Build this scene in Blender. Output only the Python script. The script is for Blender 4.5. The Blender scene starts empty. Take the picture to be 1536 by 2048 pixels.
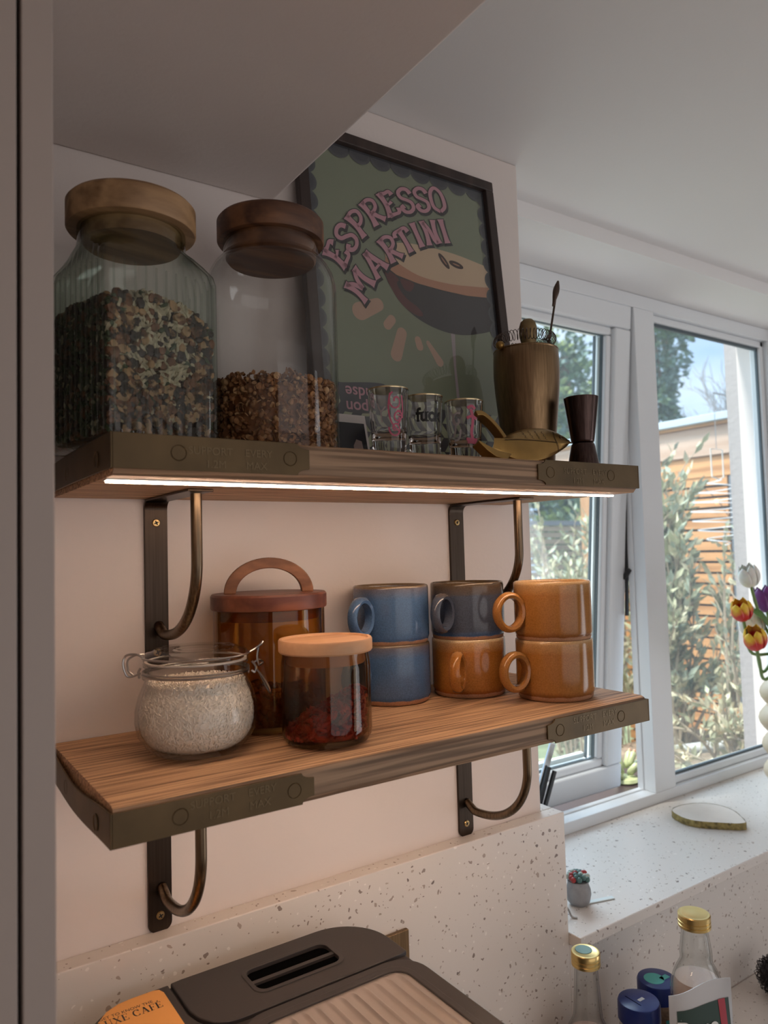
import bpy, bmesh, math, random
from mathutils import Vector, Matrix, noise
random.seed(7)
C = bpy.context.scene.collection
OZ = 1.4745                     # height of the lower shelf's top above the floor; heights below are relative to it
PI = math.pi

# ------------------------------------------------------------------ camera
CAM = Vector((-0.1346, -0.7691, 0.1735 + OZ))
yaw, pitch, roll = math.radians(34.1956), math.radians(3.0318), math.radians(-1.5882)
F = Vector((math.sin(yaw)*math.cos(pitch), math.cos(yaw)*math.cos(pitch), math.sin(pitch)))
R0 = Vector((math.cos(yaw), -math.sin(yaw), 0)); U0 = R0.cross(F)
Rv = R0*math.cos(roll) + U0*math.sin(roll); Uv = Rv.cross(F)
cd = bpy.data.cameras.new('camera'); cam = bpy.data.objects.new('camera', cd); C.objects.link(cam)
m = Matrix((Rv, Uv, -F)).transposed().to_4x4(); m.translation = CAM
cam.matrix_world = m
cd.sensor_fit = 'VERTICAL'; cd.sensor_height = 36; cd.lens = 1479.84/2048*36
cd.clip_start = 0.01; cd.clip_end = 200
cd.dof.use_dof = True; cd.dof.focus_distance = 0.82; cd.dof.aperture_fstop = 7.5
bpy.context.scene.camera = cam
sc = bpy.context.scene
sc.view_settings.view_transform = 'Standard'; sc.view_settings.look = 'None'
sc.view_settings.exposure = 0.0; sc.view_settings.gamma = 1
sc.view_settings.use_curve_mapping = False
sc.cycles.max_bounces = 10; sc.cycles.transparent_max_bounces = 20; sc.cycles.transmission_bounces = 10
sc.cycles.use_adaptive_sampling = True; sc.cycles.adaptive_threshold = 0.02
sc.cycles.sample_clamp_indirect = 6

# ------------------------------------------------------------------ sky, sun, large lights
LED_POWER = 44.0
w = bpy.data.worlds.new('sky'); sc.world = w; w.use_nodes = True
nt = w.node_tree; N = nt.nodes; L = nt.links
bg = N['Background']; tc = N.new('ShaderNodeTexCoord'); mp = N.new('ShaderNodeMapping')
mp.inputs['Scale'].default_value = (1.6, 1.6, 3.2)
ns = N.new('ShaderNodeTexNoise'); ns.inputs['Scale'].default_value = 2.2; ns.inputs['Detail'].default_value = 5
cr = N.new('ShaderNodeValToRGB')
cr.color_ramp.elements[0].position = 0.36; cr.color_ramp.elements[0].color = (0.40, 0.58, 0.86, 1)
cr.color_ramp.elements[1].position = 0.64; cr.color_ramp.elements[1].color = (0.80, 0.88, 0.98, 1)
L.new(tc.outputs['Generated'], mp.inputs['Vector']); L.new(mp.outputs[0], ns.inputs['Vector'])
L.new(ns.outputs['Fac'], cr.inputs['Fac']); L.new(cr.outputs['Color'], bg.inputs['Color'])
bg.inputs['Strength'].default_value = 1.5

def lamp(name, kind, loc, target, energy, color, **kw):
    d = bpy.data.lights.new(name, kind); o = bpy.data.objects.new(name, d); C.objects.link(o)
    o.location = (loc[0], loc[1], loc[2] + OZ)
    o.rotation_euler = (Vector(target) - Vector(loc)).to_track_quat('-Z', 'Y').to_euler()
    d.energy = energy; d.color = color
    for k, v in kw.items(): setattr(d, k, v)
    return o
lamp('sun', 'SUN', (-3, 0.7, 6), (0, 0, 0), 6.0, (1, 0.95, 0.88), angle=math.radians(8))
# area lamp added outside to strengthen the sky's light on the window
lamp('sky_fill', 'AREA', (1.7, 2.6, 2.2), (1.2, 0.1, 0.0), 118, (0.73, 0.87, 1.0), shape='RECTANGLE', size=2.6, size_y=1.6)
# fill lamp added behind the camera to lift the whole room
lamp('room_fill', 'AREA', (0.75, -3.4, -0.1), (0.75, 0.0, 0.35), 19, (1.0, 0.95, 0.93), shape='RECTANGLE', size=3.4, size_y=2.0)

# fill lamp added by the right hand wall to brighten the ceiling
lamp('right_wall_fill', 'AREA', (3.15, -1.75, -0.45), (1.0, -0.7, 0.15), 27, (0.96, 0.97, 1.0), shape='RECTANGLE', size=1.4, size_y=1.9)

# ------------------------------------------------------------------ helpers
class MB:
    """collects geometry of ONE mesh object"""
    def __init__(s): s.v = []; s.f = []; s.m = []; s.mats = []; s.cur = 0
    def mat(s, m):
        if m not in s.mats: s.mats.append(m)
        s.cur = s.mats.index(m); return s
    def add(s, vs, fs):
        o = len(s.v); s.v += [tuple(v) for v in vs]
        for f in fs: s.f.append([i + o for i in f]); s.m.append(s.cur)
        return s
    def box(s, x0, x1, y0, y1, z0, z1):
        vs = [(x, y, z) for x in (x0, x1) for y in (y0, y1) for z in (z0, z1)]
        return s.add(vs, [(0,1,3,2),(4,6,7,5),(0,4,5,1),(2,3,7,6),(0,2,6,4),(1,5,7,3)])
    def obox(s, c, ax, ay, az):
        c = Vector(c); ax, ay, az = Vector(ax), Vector(ay), Vector(az)
        vs = [c + i*ax + j*ay + k*az for i in (-1,1) for j in (-1,1) for k in (-1,1)]
        return s.add(vs, [(0,1,3,2),(4,6,7,5),(0,4,5,1),(2,3,7,6),(0,2,6,4),(1,5,7,3)])
    def lathe(s, prof, seg=48, c=(0,0,0), closed=False, fn=None):
        vs = []; fs = []; n = len(prof)
        for i in range(seg):
            a = 2*PI*i/seg
            for r, z in prof:
                rr = fn(r, z, a) if fn else r
                vs.append((c[0]+rr*math.cos(a), c[1]+rr*math.sin(a), c[2]+z))
        for i in range(seg):
            j = (i+1) % seg
            for k in range(n-1 if not closed else n):
                l = (k+1) % n
                fs.append((i*n+k, j*n+k, j*n+l, i*n+l))
        if not closed:
            if prof[0][0] > 1e-5: fs.append([i*n for i in range(seg)][::-1])
            if prof[-1][0] > 1e-5: fs.append([i*n+n-1 for i in range(seg)])
        return s.add(vs, fs)
    def tube(s, path, r, seg=8, closed=False, flat=None):
        P = [Vector(p) for p in path]; n = len(P); vs = []; fs = []
        rs = r if isinstance(r, (list, tuple)) else [r]*n
        up = None
        for i, p in enumerate(P):
            if closed: t = P[(i+1) % n] - P[i-1]
            else: t = P[min(i+1, n-1)] - P[max(i-1, 0)]
            t.normalize()
            if up is None:
                up = t.orthogonal().normalized() if flat is None else Vector(flat)
            a = (up - t*up.dot(t))
            a = a.normalized() if a.length > 1e-6 else t.orthogonal().normalized()
            up = a; b = t.cross(a)
            for k in range(seg):
                q = 2*PI*k/seg
                vs.append(p + (a*math.cos(q) + b*math.sin(q))*rs[i])
        for i in range(n if closed else n-1):
            j = (i+1) % n
            for k in range(seg):
                l = (k+1) % seg
                fs.append((i*seg+k, i*seg+l, j*seg+l, j*seg+k))
        if not closed:
            fs.append(list(range(seg))[::-1]); fs.append([(n-1)*seg+k for k in range(seg)])
        return s.add(vs, fs)
    def prism(s, poly, mapf, d):
        """poly of (a,b); mapf(a,b,h)->xyz; thickness d"""
        n = len(poly)
        vs = [mapf(a, b, 0) for a, b in poly] + [mapf(a, b, d) for a, b in poly]
        return s.add(vs, [list(range(n))[::-1], list(range(n, 2*n))] + [(i, (i+1) % n, n+(i+1) % n, n+i) for i in range(n)])
    def flat(s, poly, mapf): return s.add([mapf(a, b) for a, b in poly], [list(range(len(poly)))])
    def sphere(s, c, r, seg=16, ring=10, sc=(1,1,1)):
        vs = [(c[0], c[1], c[2]-r*sc[2])]; fs = []
        for i in range(1, ring):
            t = -PI/2 + PI*i/ring
            for k in range(seg):
                q = 2*PI*k/seg
                vs.append((c[0]+r*sc[0]*math.cos(t)*math.cos(q), c[1]+r*sc[1]*math.cos(t)*math.sin(q), c[2]+r*sc[2]*math.sin(t)))
        vs.append((c[0], c[1], c[2]+r*sc[2])); top = len(vs)-1
        for k in range(seg):
            l = (k+1) % seg
            fs.append((0, 1+l, 1+k)); fs.append((top, top-seg+k, top-seg+l))
            for i in range(ring-2): fs.append((1+i*seg+k, 1+i*seg+l, 1+(i+1)*seg+l, 1+(i+1)*seg+k))
        return s.add(vs, fs)
    def build(s, name, mat=None, parent=None, loc=None, bevel=0, smooth=35, seg=2, fix=True):
        me = bpy.data.meshes.new(name); me.from_pydata(s.v, [], s.f); me.update()
        ms = s.mats if s.mats else [mat]
        for q in ms: me.materials.append(q)
        if s.mats: me.polygons.foreach_set('material_index', s.m)
        if fix:
            bm = bmesh.new(); bm.from_mesh(me); bmesh.ops.recalc_face_normals(bm, faces=bm.faces); bm.to_mesh(me); bm.free()
        if smooth:
            me.polygons.foreach_set('use_smooth', [True]*len(me.polygons)); me.set_sharp_from_angle(angle=math.radians(smooth))
        o = bpy.data.objects.new(name, me); C.objects.link(o)
        if parent: o.parent = parent
        elif loc is not None: o.location = (loc[0], loc[1], loc[2] + OZ)
        else: o.location = (0, 0, OZ)
        if bevel:
            b = o.modifiers.new('bevel', 'BEVEL'); b.width = bevel; b.segments = seg; b.limit_method = 'ANGLE'; b.angle_limit = math.radians(40)
            b.harden_normals = True
        return o

def tag(o, label=None, cat=None, group=None, kind=None):
    if label: o['label'] = label
    if cat: o['category'] = cat
    if group: o['group'] = group
    if kind: o['kind'] = kind
    return o
def thing(name, loc, label, cat, group=None, rz=0):
    o = bpy.data.objects.new(name, None); C.objects.link(o); o.empty_display_size = 0.02
    o.location = (loc[0], loc[1], loc[2] + OZ); o.rotation_euler.z = rz
    return tag(o, label, cat, group)
def copy_tree(o, parent=None):
    c = o.copy(); C.objects.link(c)
    if parent: c.parent = parent
    for ch in o.children: copy_tree(ch, c)
    return c
def struct(name, mb, mat, parent=None, **kw):
    o = mb.build(name, mat, parent, **kw)
    if not parent: o['kind'] = 'structure'
    return o

def crom(P, n=8, closed=False):
    P = [Vector(p) for p in P]; out = []; m = len(P)
    for i in range(m if closed else m-1):
        p0 = P[i-1] if (closed or i > 0) else P[0]; p1 = P[i]; p2 = P[(i+1) % m]
        p3 = P[(i+2) % m] if (closed or i+2 < m) else P[-1]
        for k in range(n):
            t = k/n
            out.append(0.5*((2*p1) + (p2-p0)*t + (2*p0-5*p1+4*p2-p3)*t*t + (3*p1-p0-3*p2+p3)*t**3))
    if not closed: out.append(P[-1])
    return out
def text_polys(s, size=1.0, offset=0.0):
    """flat triangulated outline of a word in the built-in typeface: verts, faces"""
    cu = bpy.data.curves.new('t', 'FONT'); cu.body = s; cu.size = size; cu.align_x = 'CENTER'; cu.align_y = 'CENTER'
    cu.offset = offset; cu.resolution_u = 4
    o = bpy.data.objects.new('t', cu); C.objects.link(o)
    dg = bpy.context.evaluated_depsgraph_get(); me = o.evaluated_get(dg).to_mesh()
    v = [tuple(q.co) for q in me.vertices]; f = [tuple(p.vertices) for p in me.polygons]
    o.evaluated_get(dg).to_mesh_clear(); bpy.data.objects.remove(o); bpy.data.curves.remove(cu)
    return v, f
def put_text(mb, s, size, fn, offset=0.0):
    v, f = text_polys(s, size, offset); mb.add([fn(a, b) for a, b, _ in v], f)

# ------------------------------------------------------------------ materials
def newmat(name):
    m = bpy.data.materials.new(name); m.use_nodes = True
    nt = m.node_tree; return m, nt.nodes, nt.links, nt.nodes['Principled BSDF']
def pbr(name, col, rough=0.5, metal=0.0, spec=0.5, bump=0.0, bscale=80, coat=0.0, emit=None, estr=0, var=0.0, vscale=8, sss=0):
    m, N, L, B = newmat(name)
    B.inputs['Base Color'].default_value = (*col, 1); B.inputs['Roughness'].default_value = rough
    B.inputs['Metallic'].default_value = metal; B.inputs['Specular IOR Level'].default_value = spec
    B.inputs['Coat Weight'].default_value = coat; B.inputs['Coat Roughness'].default_value = 0.08
    if sss: B.inputs['Subsurface Weight'].default_value = sss; B.inputs['Subsurface Radius'].default_value = (.01, .006, .004)
    tc = N.new('ShaderNodeTexCoord')
    if bump:
        n = N.new('ShaderNodeTexNoise'); n.inputs['Scale'].default_value = bscale; n.inputs['Detail'].default_value = 4
        b = N.new('ShaderNodeBump'); b.inputs['Strength'].default_value = bump; b.inputs['Distance'].default_value = 0.002
        L.new(tc.outputs['Object'], n.inputs['Vector']); L.new(n.outputs['Fac'], b.inputs['Height']); L.new(b.outputs[0], B.inputs['Normal'])
    if var:
        n = N.new('ShaderNodeTexNoise'); n.inputs['Scale'].default_value = vscale; n.inputs['Detail'].default_value = 6
        r = N.new('ShaderNodeValToRGB'); L.new(tc.outputs['Object'], n.inputs['Vector']); L.new(n.outputs['Fac'], r.inputs['Fac'])
        r.color_ramp.elements[0].position = .3; r.color_ramp.elements[1].position = .7
        r.color_ramp.elements[0].color = (*[c*(1-var) for c in col], 1); r.color_ramp.elements[1].color = (*[min(1, c*(1+var)) for c in col], 1)
        L.new(r.outputs['Color'], B.inputs['Base Color'])
    if emit:
        B.inputs['Emission Color'].default_value = (*emit, 1); B.inputs['Emission Strength'].default_value = estr
    return m
def wood(name, dark, light, axis='X', rings=60, rough=0.55, stretch=0.06, contrast=(.25, .75), bump=0.25, coat=0.0, scale=1.0):
    """straight grain along one axis: stretched noise feeding fine bands"""
    m, N, L, B = newmat(name)
    tc = N.new('ShaderNodeTexCoord'); mp = N.new('ShaderNodeMapping')
    sc = {'X': (stretch, 1, 1), 'Y': (1, stretch, 1), 'Z': (1, 1, stretch)}[axis]
    mp.inputs['Scale'].default_value = [q*scale for q in sc]
    n1 = N.new('ShaderNodeTexNoise'); n1.inputs['Scale'].default_value = 14; n1.inputs['Detail'].default_value = 3
    mul = N.new('ShaderNodeMath'); mul.operation = 'MULTIPLY'; mul.inputs[1].default_value = rings
    sn = N.new('ShaderNodeMath'); sn.operation = 'SINE'
    ad = N.new('ShaderNodeMath'); ad.operation = 'MULTIPLY_ADD'; ad.inputs[1].default_value = .5; ad.inputs[2].default_value = .5
    n2 = N.new('ShaderNodeTexNoise'); n2.inputs['Scale'].default_value = 220/scale; n2.inputs['Detail'].default_value = 3
    mx = N.new('ShaderNodeMix'); mx.data_type = 'FLOAT'; mx.inputs[0].default_value = .45
    r = N.new('ShaderNodeValToRGB')
    r.color_ramp.elements[0].position, r.color_ramp.elements[1].position = contrast
    r.color_ramp.elements[0].color = (*dark, 1); r.color_ramp.elements[1].color = (*light, 1)
    L.new(tc.outputs['Object'], mp.inputs['Vector'])
    L.new(mp.outputs[0], n1.inputs['Vector']); L.new(mp.outputs[0], n2.inputs['Vector'])
    L.new(n1.outputs['Fac'], mul.inputs[0]); L.new(mul.outputs[0], sn.inputs[0]); L.new(sn.outputs[0], ad.inputs[0])
    L.new(ad.outputs[0], mx.inputs[2]); L.new(n2.outputs['Fac'], mx.inputs[3])
    L.new(mx.outputs[0], r.inputs['Fac']); L.new(r.outputs['Color'], B.inputs['Base Color'])
    b = N.new('ShaderNodeBump'); b.inputs['Strength'].default_value = bump; b.inputs['Distance'].default_value = .0008
    L.new(mx.outputs[0], b.inputs['Height']); L.new(b.outputs[0], B.inputs['Normal'])
    B.inputs['Roughness'].default_value = rough; B.inputs['Coat Weight'].default_value = coat; B.inputs['Coat Roughness'].default_value = .2
    return m
def glass(name, tint=(1, 1, 1), gloss=0.9, ior=1.45, rough=0.02, edge=None, bump=None):
    """clear sheet glass: straight-through transmission plus fresnel reflection; `edge` tints grazing views"""
    m, N, L, B = newmat(name); N.remove(B); out = N['Material Output']
    tr = N.new('ShaderNodeBsdfTransparent'); gl = N.new('ShaderNodeBsdfGlossy'); mx = N.new('ShaderNodeMixShader')
    # Schlick reflectance from the angle between view and surface, alike from both sides
    ge = N.new('ShaderNodeNewGeometry'); dt = N.new('ShaderNodeVectorMath'); dt.operation = 'DOT_PRODUCT'
    L.new(ge.outputs['Incoming'], dt.inputs[0]); L.new(ge.outputs['Normal'], dt.inputs[1])
    ab = N.new('ShaderNodeMath'); ab.operation = 'ABSOLUTE'; L.new(dt.outputs['Value'], ab.inputs[0])
    om = N.new('ShaderNodeMath'); om.operation = 'SUBTRACT'; om.inputs[0].default_value = 1; L.new(ab.outputs[0], om.inputs[1])
    p5 = N.new('ShaderNodeMath'); p5.operation = 'POWER'; p5.inputs[1].default_value = 5; L.new(om.outputs[0], p5.inputs[0])
    fr = N.new('ShaderNodeMath'); fr.operation = 'MULTIPLY_ADD'; fr.inputs[1].default_value = .9; fr.inputs[2].default_value = ((ior-1)/(ior+1))**2; L.new(p5.outputs[0], fr.inputs[0])
    gl.inputs['Roughness'].default_value = rough; gl.inputs['Color'].default_value = (gloss, gloss, gloss, 1)
    tr.inputs['Color'].default_value = (*tint, 1)
    if edge:
        cm = N.new('ShaderNodeMix'); cm.data_type = 'RGBA'
        cm.inputs[6].default_value = (*tint, 1); cm.inputs[7].default_value = (*edge, 1)
        pw = N.new('ShaderNodeMath'); pw.operation = 'POWER'; pw.inputs[1].default_value = 2.6
        L.new(om.outputs[0], pw.inputs[0]); L.new(pw.outputs[0], cm.inputs[0]); L.new(cm.outputs[2], tr.inputs['Color'])
    L.new(fr.outputs[0], mx.inputs[0]); L.new(tr.outputs[0], mx.inputs[1]); L.new(gl.outputs[0], mx.inputs[2]); L.new(mx.outputs[0], out.inputs['Surface'])
    return m
def solidglass(name, col=(1, 1, 1)):
    m, N, L, B = newmat(name)
    B.inputs['Base Color'].default_value = (*col, 1); B.inputs['Roughness'].default_value = .01
    B.inputs['Transmission Weight'].default_value = 1; B.inputs['IOR'].default_value = 1.45
    return m
def quartz(name, base=(.74, .69, .65)):
    m, N, L, B = newmat(name)
    tc = N.new('ShaderNodeTexCoord'); prev = None
    mp = N.new('ShaderNodeMapping'); L.new(tc.outputs['Object'], mp.inputs['Vector'])
    wn = N.new('ShaderNodeTexNoise'); wn.inputs['Scale'].default_value = 90; wn.inputs['Detail'].default_value = 2
    L.new(mp.outputs[0], wn.inputs['Vector'])
    vm = N.new('ShaderNodeMix'); vm.data_type = 'VECTOR'; vm.inputs[0].default_value = .012
    L.new(mp.outputs[0], vm.inputs[4]); L.new(wn.outputs['Color'], vm.inputs[5])
    col = None
    for sc_, frac, rad, dark, light in ((84, .30, .22, (.20, .155, .14), (.48, .39, .34)), (190, .42, .25, (.26, .20, .175), (.52, .44, .38)), (150, .12, .28, (.85, .80, .76), (.9, .86, .82))):
        vo = N.new('ShaderNodeTexVoronoi'); vo.inputs['Scale'].default_value = sc_; vo.inputs['Randomness'].default_value = 1
        L.new(vm.outputs[1], vo.inputs['Vector'])
        sp = N.new('ShaderNodeSeparateColor'); L.new(vo.outputs['Color'], sp.inputs[0])
        # a chip where the cell's random number is low and the point is near its centre
        rs = N.new('ShaderNodeMath'); rs.operation = 'MULTIPLY'; rs.inputs[1].default_value = rad; L.new(sp.outputs[1], rs.inputs[0])
        rr = N.new('ShaderNodeMath'); rr.operation = 'ADD'; rr.inputs[1].default_value = .05; L.new(rs.outputs[0], rr.inputs[0])
        lt = N.new('ShaderNodeMath'); lt.operation = 'LESS_THAN'; L.new(vo.outputs['Distance'], lt.inputs[0]); L.new(rr.outputs[0], lt.inputs[1])
        sel = N.new('ShaderNodeMath'); sel.operation = 'LESS_THAN'; sel.inputs[1].default_value = frac; L.new(sp.outputs[0], sel.inputs[0])
        an = N.new('ShaderNodeMath'); an.operation = 'MULTIPLY'; L.new(lt.outputs[0], an.inputs[0]); L.new(sel.outputs[0], an.inputs[1])
        cc = N.new('ShaderNodeMix'); cc.data_type = 'RGBA'; cc.inputs[6].default_value = (*dark, 1); cc.inputs[7].default_value = (*light, 1)
        L.new(sp.outputs[2], cc.inputs[0])
        mx = N.new('ShaderNodeMix'); mx.data_type = 'RGBA'
        L.new(an.outputs[0], mx.inputs[0]); L.new(cc.outputs[2], mx.inputs[7])
        if col is None: mx.inputs[6].default_value = (*base, 1)
        else: L.new(col, mx.inputs[6])
        col = mx.outputs[2]
    L.new(col, B.inputs['Base Color']); B.inputs['Roughness'].default_value = .28
    return m
def glaze(name, body, deep, rim, z1, foot=(.42, .22, .12), speck=0.25, rimw=.06, rough=.16):
    """reactive glaze: bare clay foot, colour breaking at the rim"""
    m, N, L, B = newmat(name)
    tc = N.new('ShaderNodeTexCoord'); sx = N.new('ShaderNodeSeparateXYZ'); L.new(tc.outputs['Object'], sx.inputs[0])
    ns = N.new('ShaderNodeTexNoise'); ns.inputs['Scale'].default_value = 60; ns.inputs['Detail'].default_value = 4; L.new(tc.outputs['Object'], ns.inputs['Vector'])
    dv = N.new('ShaderNodeMath'); dv.operation = 'DIVIDE'; dv.inputs[1].default_value = z1; L.new(sx.outputs['Z'], dv.inputs[0])
    ma = N.new('ShaderNodeMath'); ma.operation = 'MULTIPLY_ADD'; ma.inputs[1].default_value = .05; L.new(ns.outputs['Fac'], ma.inputs[0]); L.new(dv.outputs[0], ma.inputs[2])
    r = N.new('ShaderNodeValToRGB'); e = r.color_ramp.elements
    e[0].position = .10; e[0].color = (*foot, 1); e[1].position = .115; e[1].color = (*deep, 1)
    for p_, c_ in ((.2, body), (.8, body), (1.03 - rimw, [a*.5+b*.5 for a, b in zip(body, rim)]), (1.0, rim)):
        q = e.new(p_); q.color = (*c_, 1)
    L.new(ma.outputs[0], r.inputs['Fac'])
    n2 = N.new('ShaderNodeTexNoise'); n2.inputs['Scale'].default_value = 700; n2.inputs['Detail'].default_value = 2; L.new(tc.outputs['Object'], n2.inputs['Vector'])
    hs = N.new('ShaderNodeHueSaturation'); L.new(r.outputs['Color'], hs.inputs['Color'])
    mr = N.new('ShaderNodeMapRange'); mr.inputs[1].default_value = .3; mr.inputs[2].default_value = .7; mr.inputs[3].default_value = 1-speck; mr.inputs[4].default_value = 1+speck
    L.new(n2.outputs['Fac'], mr.inputs[0]); L.new(mr.outputs[0], hs.inputs['Value'])
    L.new(hs.outputs[0], B.inputs['Base Color'])
    rg = N.new('ShaderNodeMath'); rg.operation = 'LESS_THAN'; rg.inputs[1].default_value = .112; L.new(ma.outputs[0], rg.inputs[0])
    r2 = N.new('ShaderNodeMath'); r2.operation = 'MULTIPLY_ADD'; r2.inputs[1].default_value = .6; r2.inputs[2].default_value = rough; L.new(rg.outputs[0], r2.inputs[0]); L.new(r2.outputs[0], B.inputs['Roughness'])
    return m
def brushed(name, col, rough=.35, axis='Z', amt=.25, metal=1.0):
    m, N, L, B = newmat(name)
    tc = N.new('ShaderNodeTexCoord'); mp = N.new('ShaderNodeMapping')
    mp.inputs['Scale'].default_value = {'Z': (1, 1, .02), 'X': (.02, 1, 1), 'Y': (1, .02, 1)}[axis]
    n = N.new('ShaderNodeTexNoise'); n.inputs['Scale'].default_value = 500; n.inputs['Detail'].default_value = 3
    r = N.new('ShaderNodeValToRGB'); r.color_ramp.elements[0].position = .3; r.color_ramp.elements[1].position = .7
    r.color_ramp.elements[0].color = (*[c*(1-amt) for c in col], 1); r.color_ramp.elements[1].color = (*[c*(1+amt) for c in col], 1)
    L.new(tc.outputs['Object'], mp.inputs[0]); L.new(mp.outputs[0], n.inputs['Vector']); L.new(n.outputs['Fac'], r.inputs['Fac']); L.new(r.outputs[0], B.inputs['Base Color'])
    B.inputs['Metallic'].default_value = metal; B.inputs['Roughness'].default_value = rough
    return m
def multi(name, cols, scale=300, rough=.7):
    """a mix of crumbs: one colour per voronoi cell"""
    m, N, L, B = newmat(name); tc = N.new('ShaderNodeTexCoord'); v = N.new('ShaderNodeTexVoronoi'); v.inputs['Scale'].default_value = scale
    L.new(tc.outputs['Object'], v.inputs['Vector']); s = N.new('ShaderNodeSeparateColor'); L.new(v.outputs['Color'], s.inputs[0])
    r = N.new('ShaderNodeValToRGB'); r.color_ramp.interpolation = 'CONSTANT'; e = r.color_ramp.elements
    e[0].position = 0; e[0].color = (*cols[0], 1); e[1].position = 1/len(cols); e[1].color = (*cols[1], 1)
    for i, c in enumerate(cols[2:]): q = e.new((i+2)/len(cols)); q.color = (*c, 1)
    L.new(s.outputs[0], r.inputs[0]); L.new(r.outputs[0], B.inputs['Base Color']); B.inputs['Roughness'].default_value = rough
    return m

M = {}
M['wall'] = pbr('wall_paint', (.73, .655, .62), .65, bump=.12, bscale=160, var=.02, vscale=6)
M['ceil'] = pbr('ceiling_paint', (.82, .81, .81), .7, bump=.08, bscale=120)
M['upvc'] = pbr('white_upvc', (.80, .83, .86), .3)
M['rear'] = pbr('dark_taupe_wall', (.30, .26, .24), .8)
M['panel'] = pbr('cabinet_paint', (.42, .355, .32), .55)
M['dark'] = pbr('dark_gap', (.02, .018, .018), .6)
M['quartz'] = quartz('speckled_quartz')
M['shelf'] = wood('scaffold_board', (.14, .062, .028), (.62, .37, .20), 'X', 85, .6, .022, (.10, .66), .5, scale=3.6)
M['band'] = pbr('gold_painted_steel', (.115, .075, .034), .48, .55, var=.22, vscale=25, bump=.1, bscale=60)
M['bandtext'] = pbr('raised_gold_steel', (.165, .115, .06), .42, .55)
M['bracket'] = brushed('antique_brass', (.058, .042, .032), .34, 'Z', .16)
M['rod'] = brushed('antique_brass_rod', (.16, .115, .075), .3, 'Z', .3)
M['screw'] = pbr('brass_screw', (.55, .38, .17), .3, 1.0)
M['alu'] = pbr('aluminium_channel', (.7, .68, .66), .4, .6)
M['led'] = pbr('led_diffuser', (.9, .85, .8), .5, emit=(1.0, .70, .49), estr=LED_POWER)

# ------------------------------------------------------------------ setting
XR = .6442; YW = .2209; ZC = .7418; ZS = -.3676; ZW = -.5745; BT = .0224; ZB = -.2013; ZSOF = .715; YL = .0777
XE = 3.2; YB = -3.6; XL = -1.6; ZF = -OZ
struct('floor', MB().box(XL-.1, XE+.1, YB-.1, .3, ZF-.05, ZF), pbr('oak_floor', (.35, .25, .17), .5))
struct('ceiling', MB().box(XL-.1, XE+.1, YB-.1, YL, ZC, ZC+.25), M['ceil'])
struct('trim_1', MB().box(XR, XE, YL, .34, ZSOF, ZC+.25), M['ceil'])                 # lintel with the recess soffit
struct('ceiling_bulkhead', MB().box(XL, .2416, -2.2, 0, .5854, ZC), M['wall'], bevel=.004)
struct('wall_shelf', MB().box(XL, XR, 0, .34, ZF, ZC), M['wall'], bevel=.003)
struct('wall_left', MB().box(XL-.1, XL, YB-.1, .34, ZF, ZC), M['wall'])
struct('wall_rear', MB().box(XL-.1, XE+.1, YB-.1, YB, ZF, ZC), M['rear'])
struct('wall_right', MB().box(XE, XE+.1, YB, .34, ZF, ZC), M['rear'])
struct('wall_window_below', MB().box(XR, XE, 0, .34, ZF, ZS-.04), M['wall'])
struct('wall_window_right', MB().box(1.80, XE, .12, .34, ZS-.04, ZSOF), M['wall'])
bs = MB().box(XL+.3, XR+BT, -BT, 0, ZW, ZB).box(XR, XR+BT, 0, YW-.005, ZS, ZB).box(XR+BT, XE, -BT, 0, ZW, ZS-.017)
struct('trim_2', bs, M['quartz'], bevel=.0015)                                         # backsplash
struct('trim_3', MB().box(XR+BT+.0005, XE, -.0309-.012, YW+.03, ZS-.0165, ZS), M['quartz'], bevel=.0015)     # stone sill
tag(MB().box(-.048, XE, -.66, -BT, ZW-.03, ZW).build('worktop', M['quartz'], bevel=.002), 'pale speckled stone worktop under bottles and spice jars', 'worktop')

# the tall cabinet on the left: end panel, dark gap, next door
t = thing('tall_cabinet', (-.05, -.3, ZF), 'tall taupe cabinet with dark vertical gap at left edge', 'cabinet')
MB().box(-.018, -.0003, 0, .298, 0, OZ+.583).build('end_panel', M['panel'], t, bevel=.001)
MB().box(-.0203, -.018, .02, .29, 0.05, OZ+.58).build('gap_strip', M['dark'], t)
MB().box(-.62, -.0203, .001, .02, .1, OZ+.58).build('door', M['panel'], t, bevel=.001)
MB().box(-.62, -.0203, .02, .298, 0, OZ+.58).build('carcass', M['panel'], t)

# window
win = thing('window_1', (0, YW, 0), None, None); win['kind'] = 'structure'
X0, XM1, XM2, X1 = XR+.001, 1.2035, 1.2724, 1.80; ZT = ZSOF-.0005; FR = .03
DP = .042
f = MB().box(X0, X1, 0, DP, ZS, ZS+.022).box(X0, X1, 0, DP, ZT-.03, ZT).box(X0, X0+.035, 0, DP, ZS+.022, ZT-.03).box(X1-.06, X1, 0, DP, ZS+.022, ZT-.03)
f.box(XM1, XM2, 0, DP, ZS+.022, ZT-.03)
f.box(XM1-.004, XM1, .028, DP, ZS+.022, ZT-.03)                                         # rebate step beside the opening
f.box(X0, XM1, .030, DP, ZS+.022, ZS+.025).box(X0, XM1, .030, DP, ZT-.034, ZT-.03)
f.build('frame', M['upvc'], win, bevel=.004)
M['gask'] = pbr('grey_gasket', (.10, .13, .15), .6)
M['pane'] = glass('window_glass', (.94, .97, .965), .9, 1.45)
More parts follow.
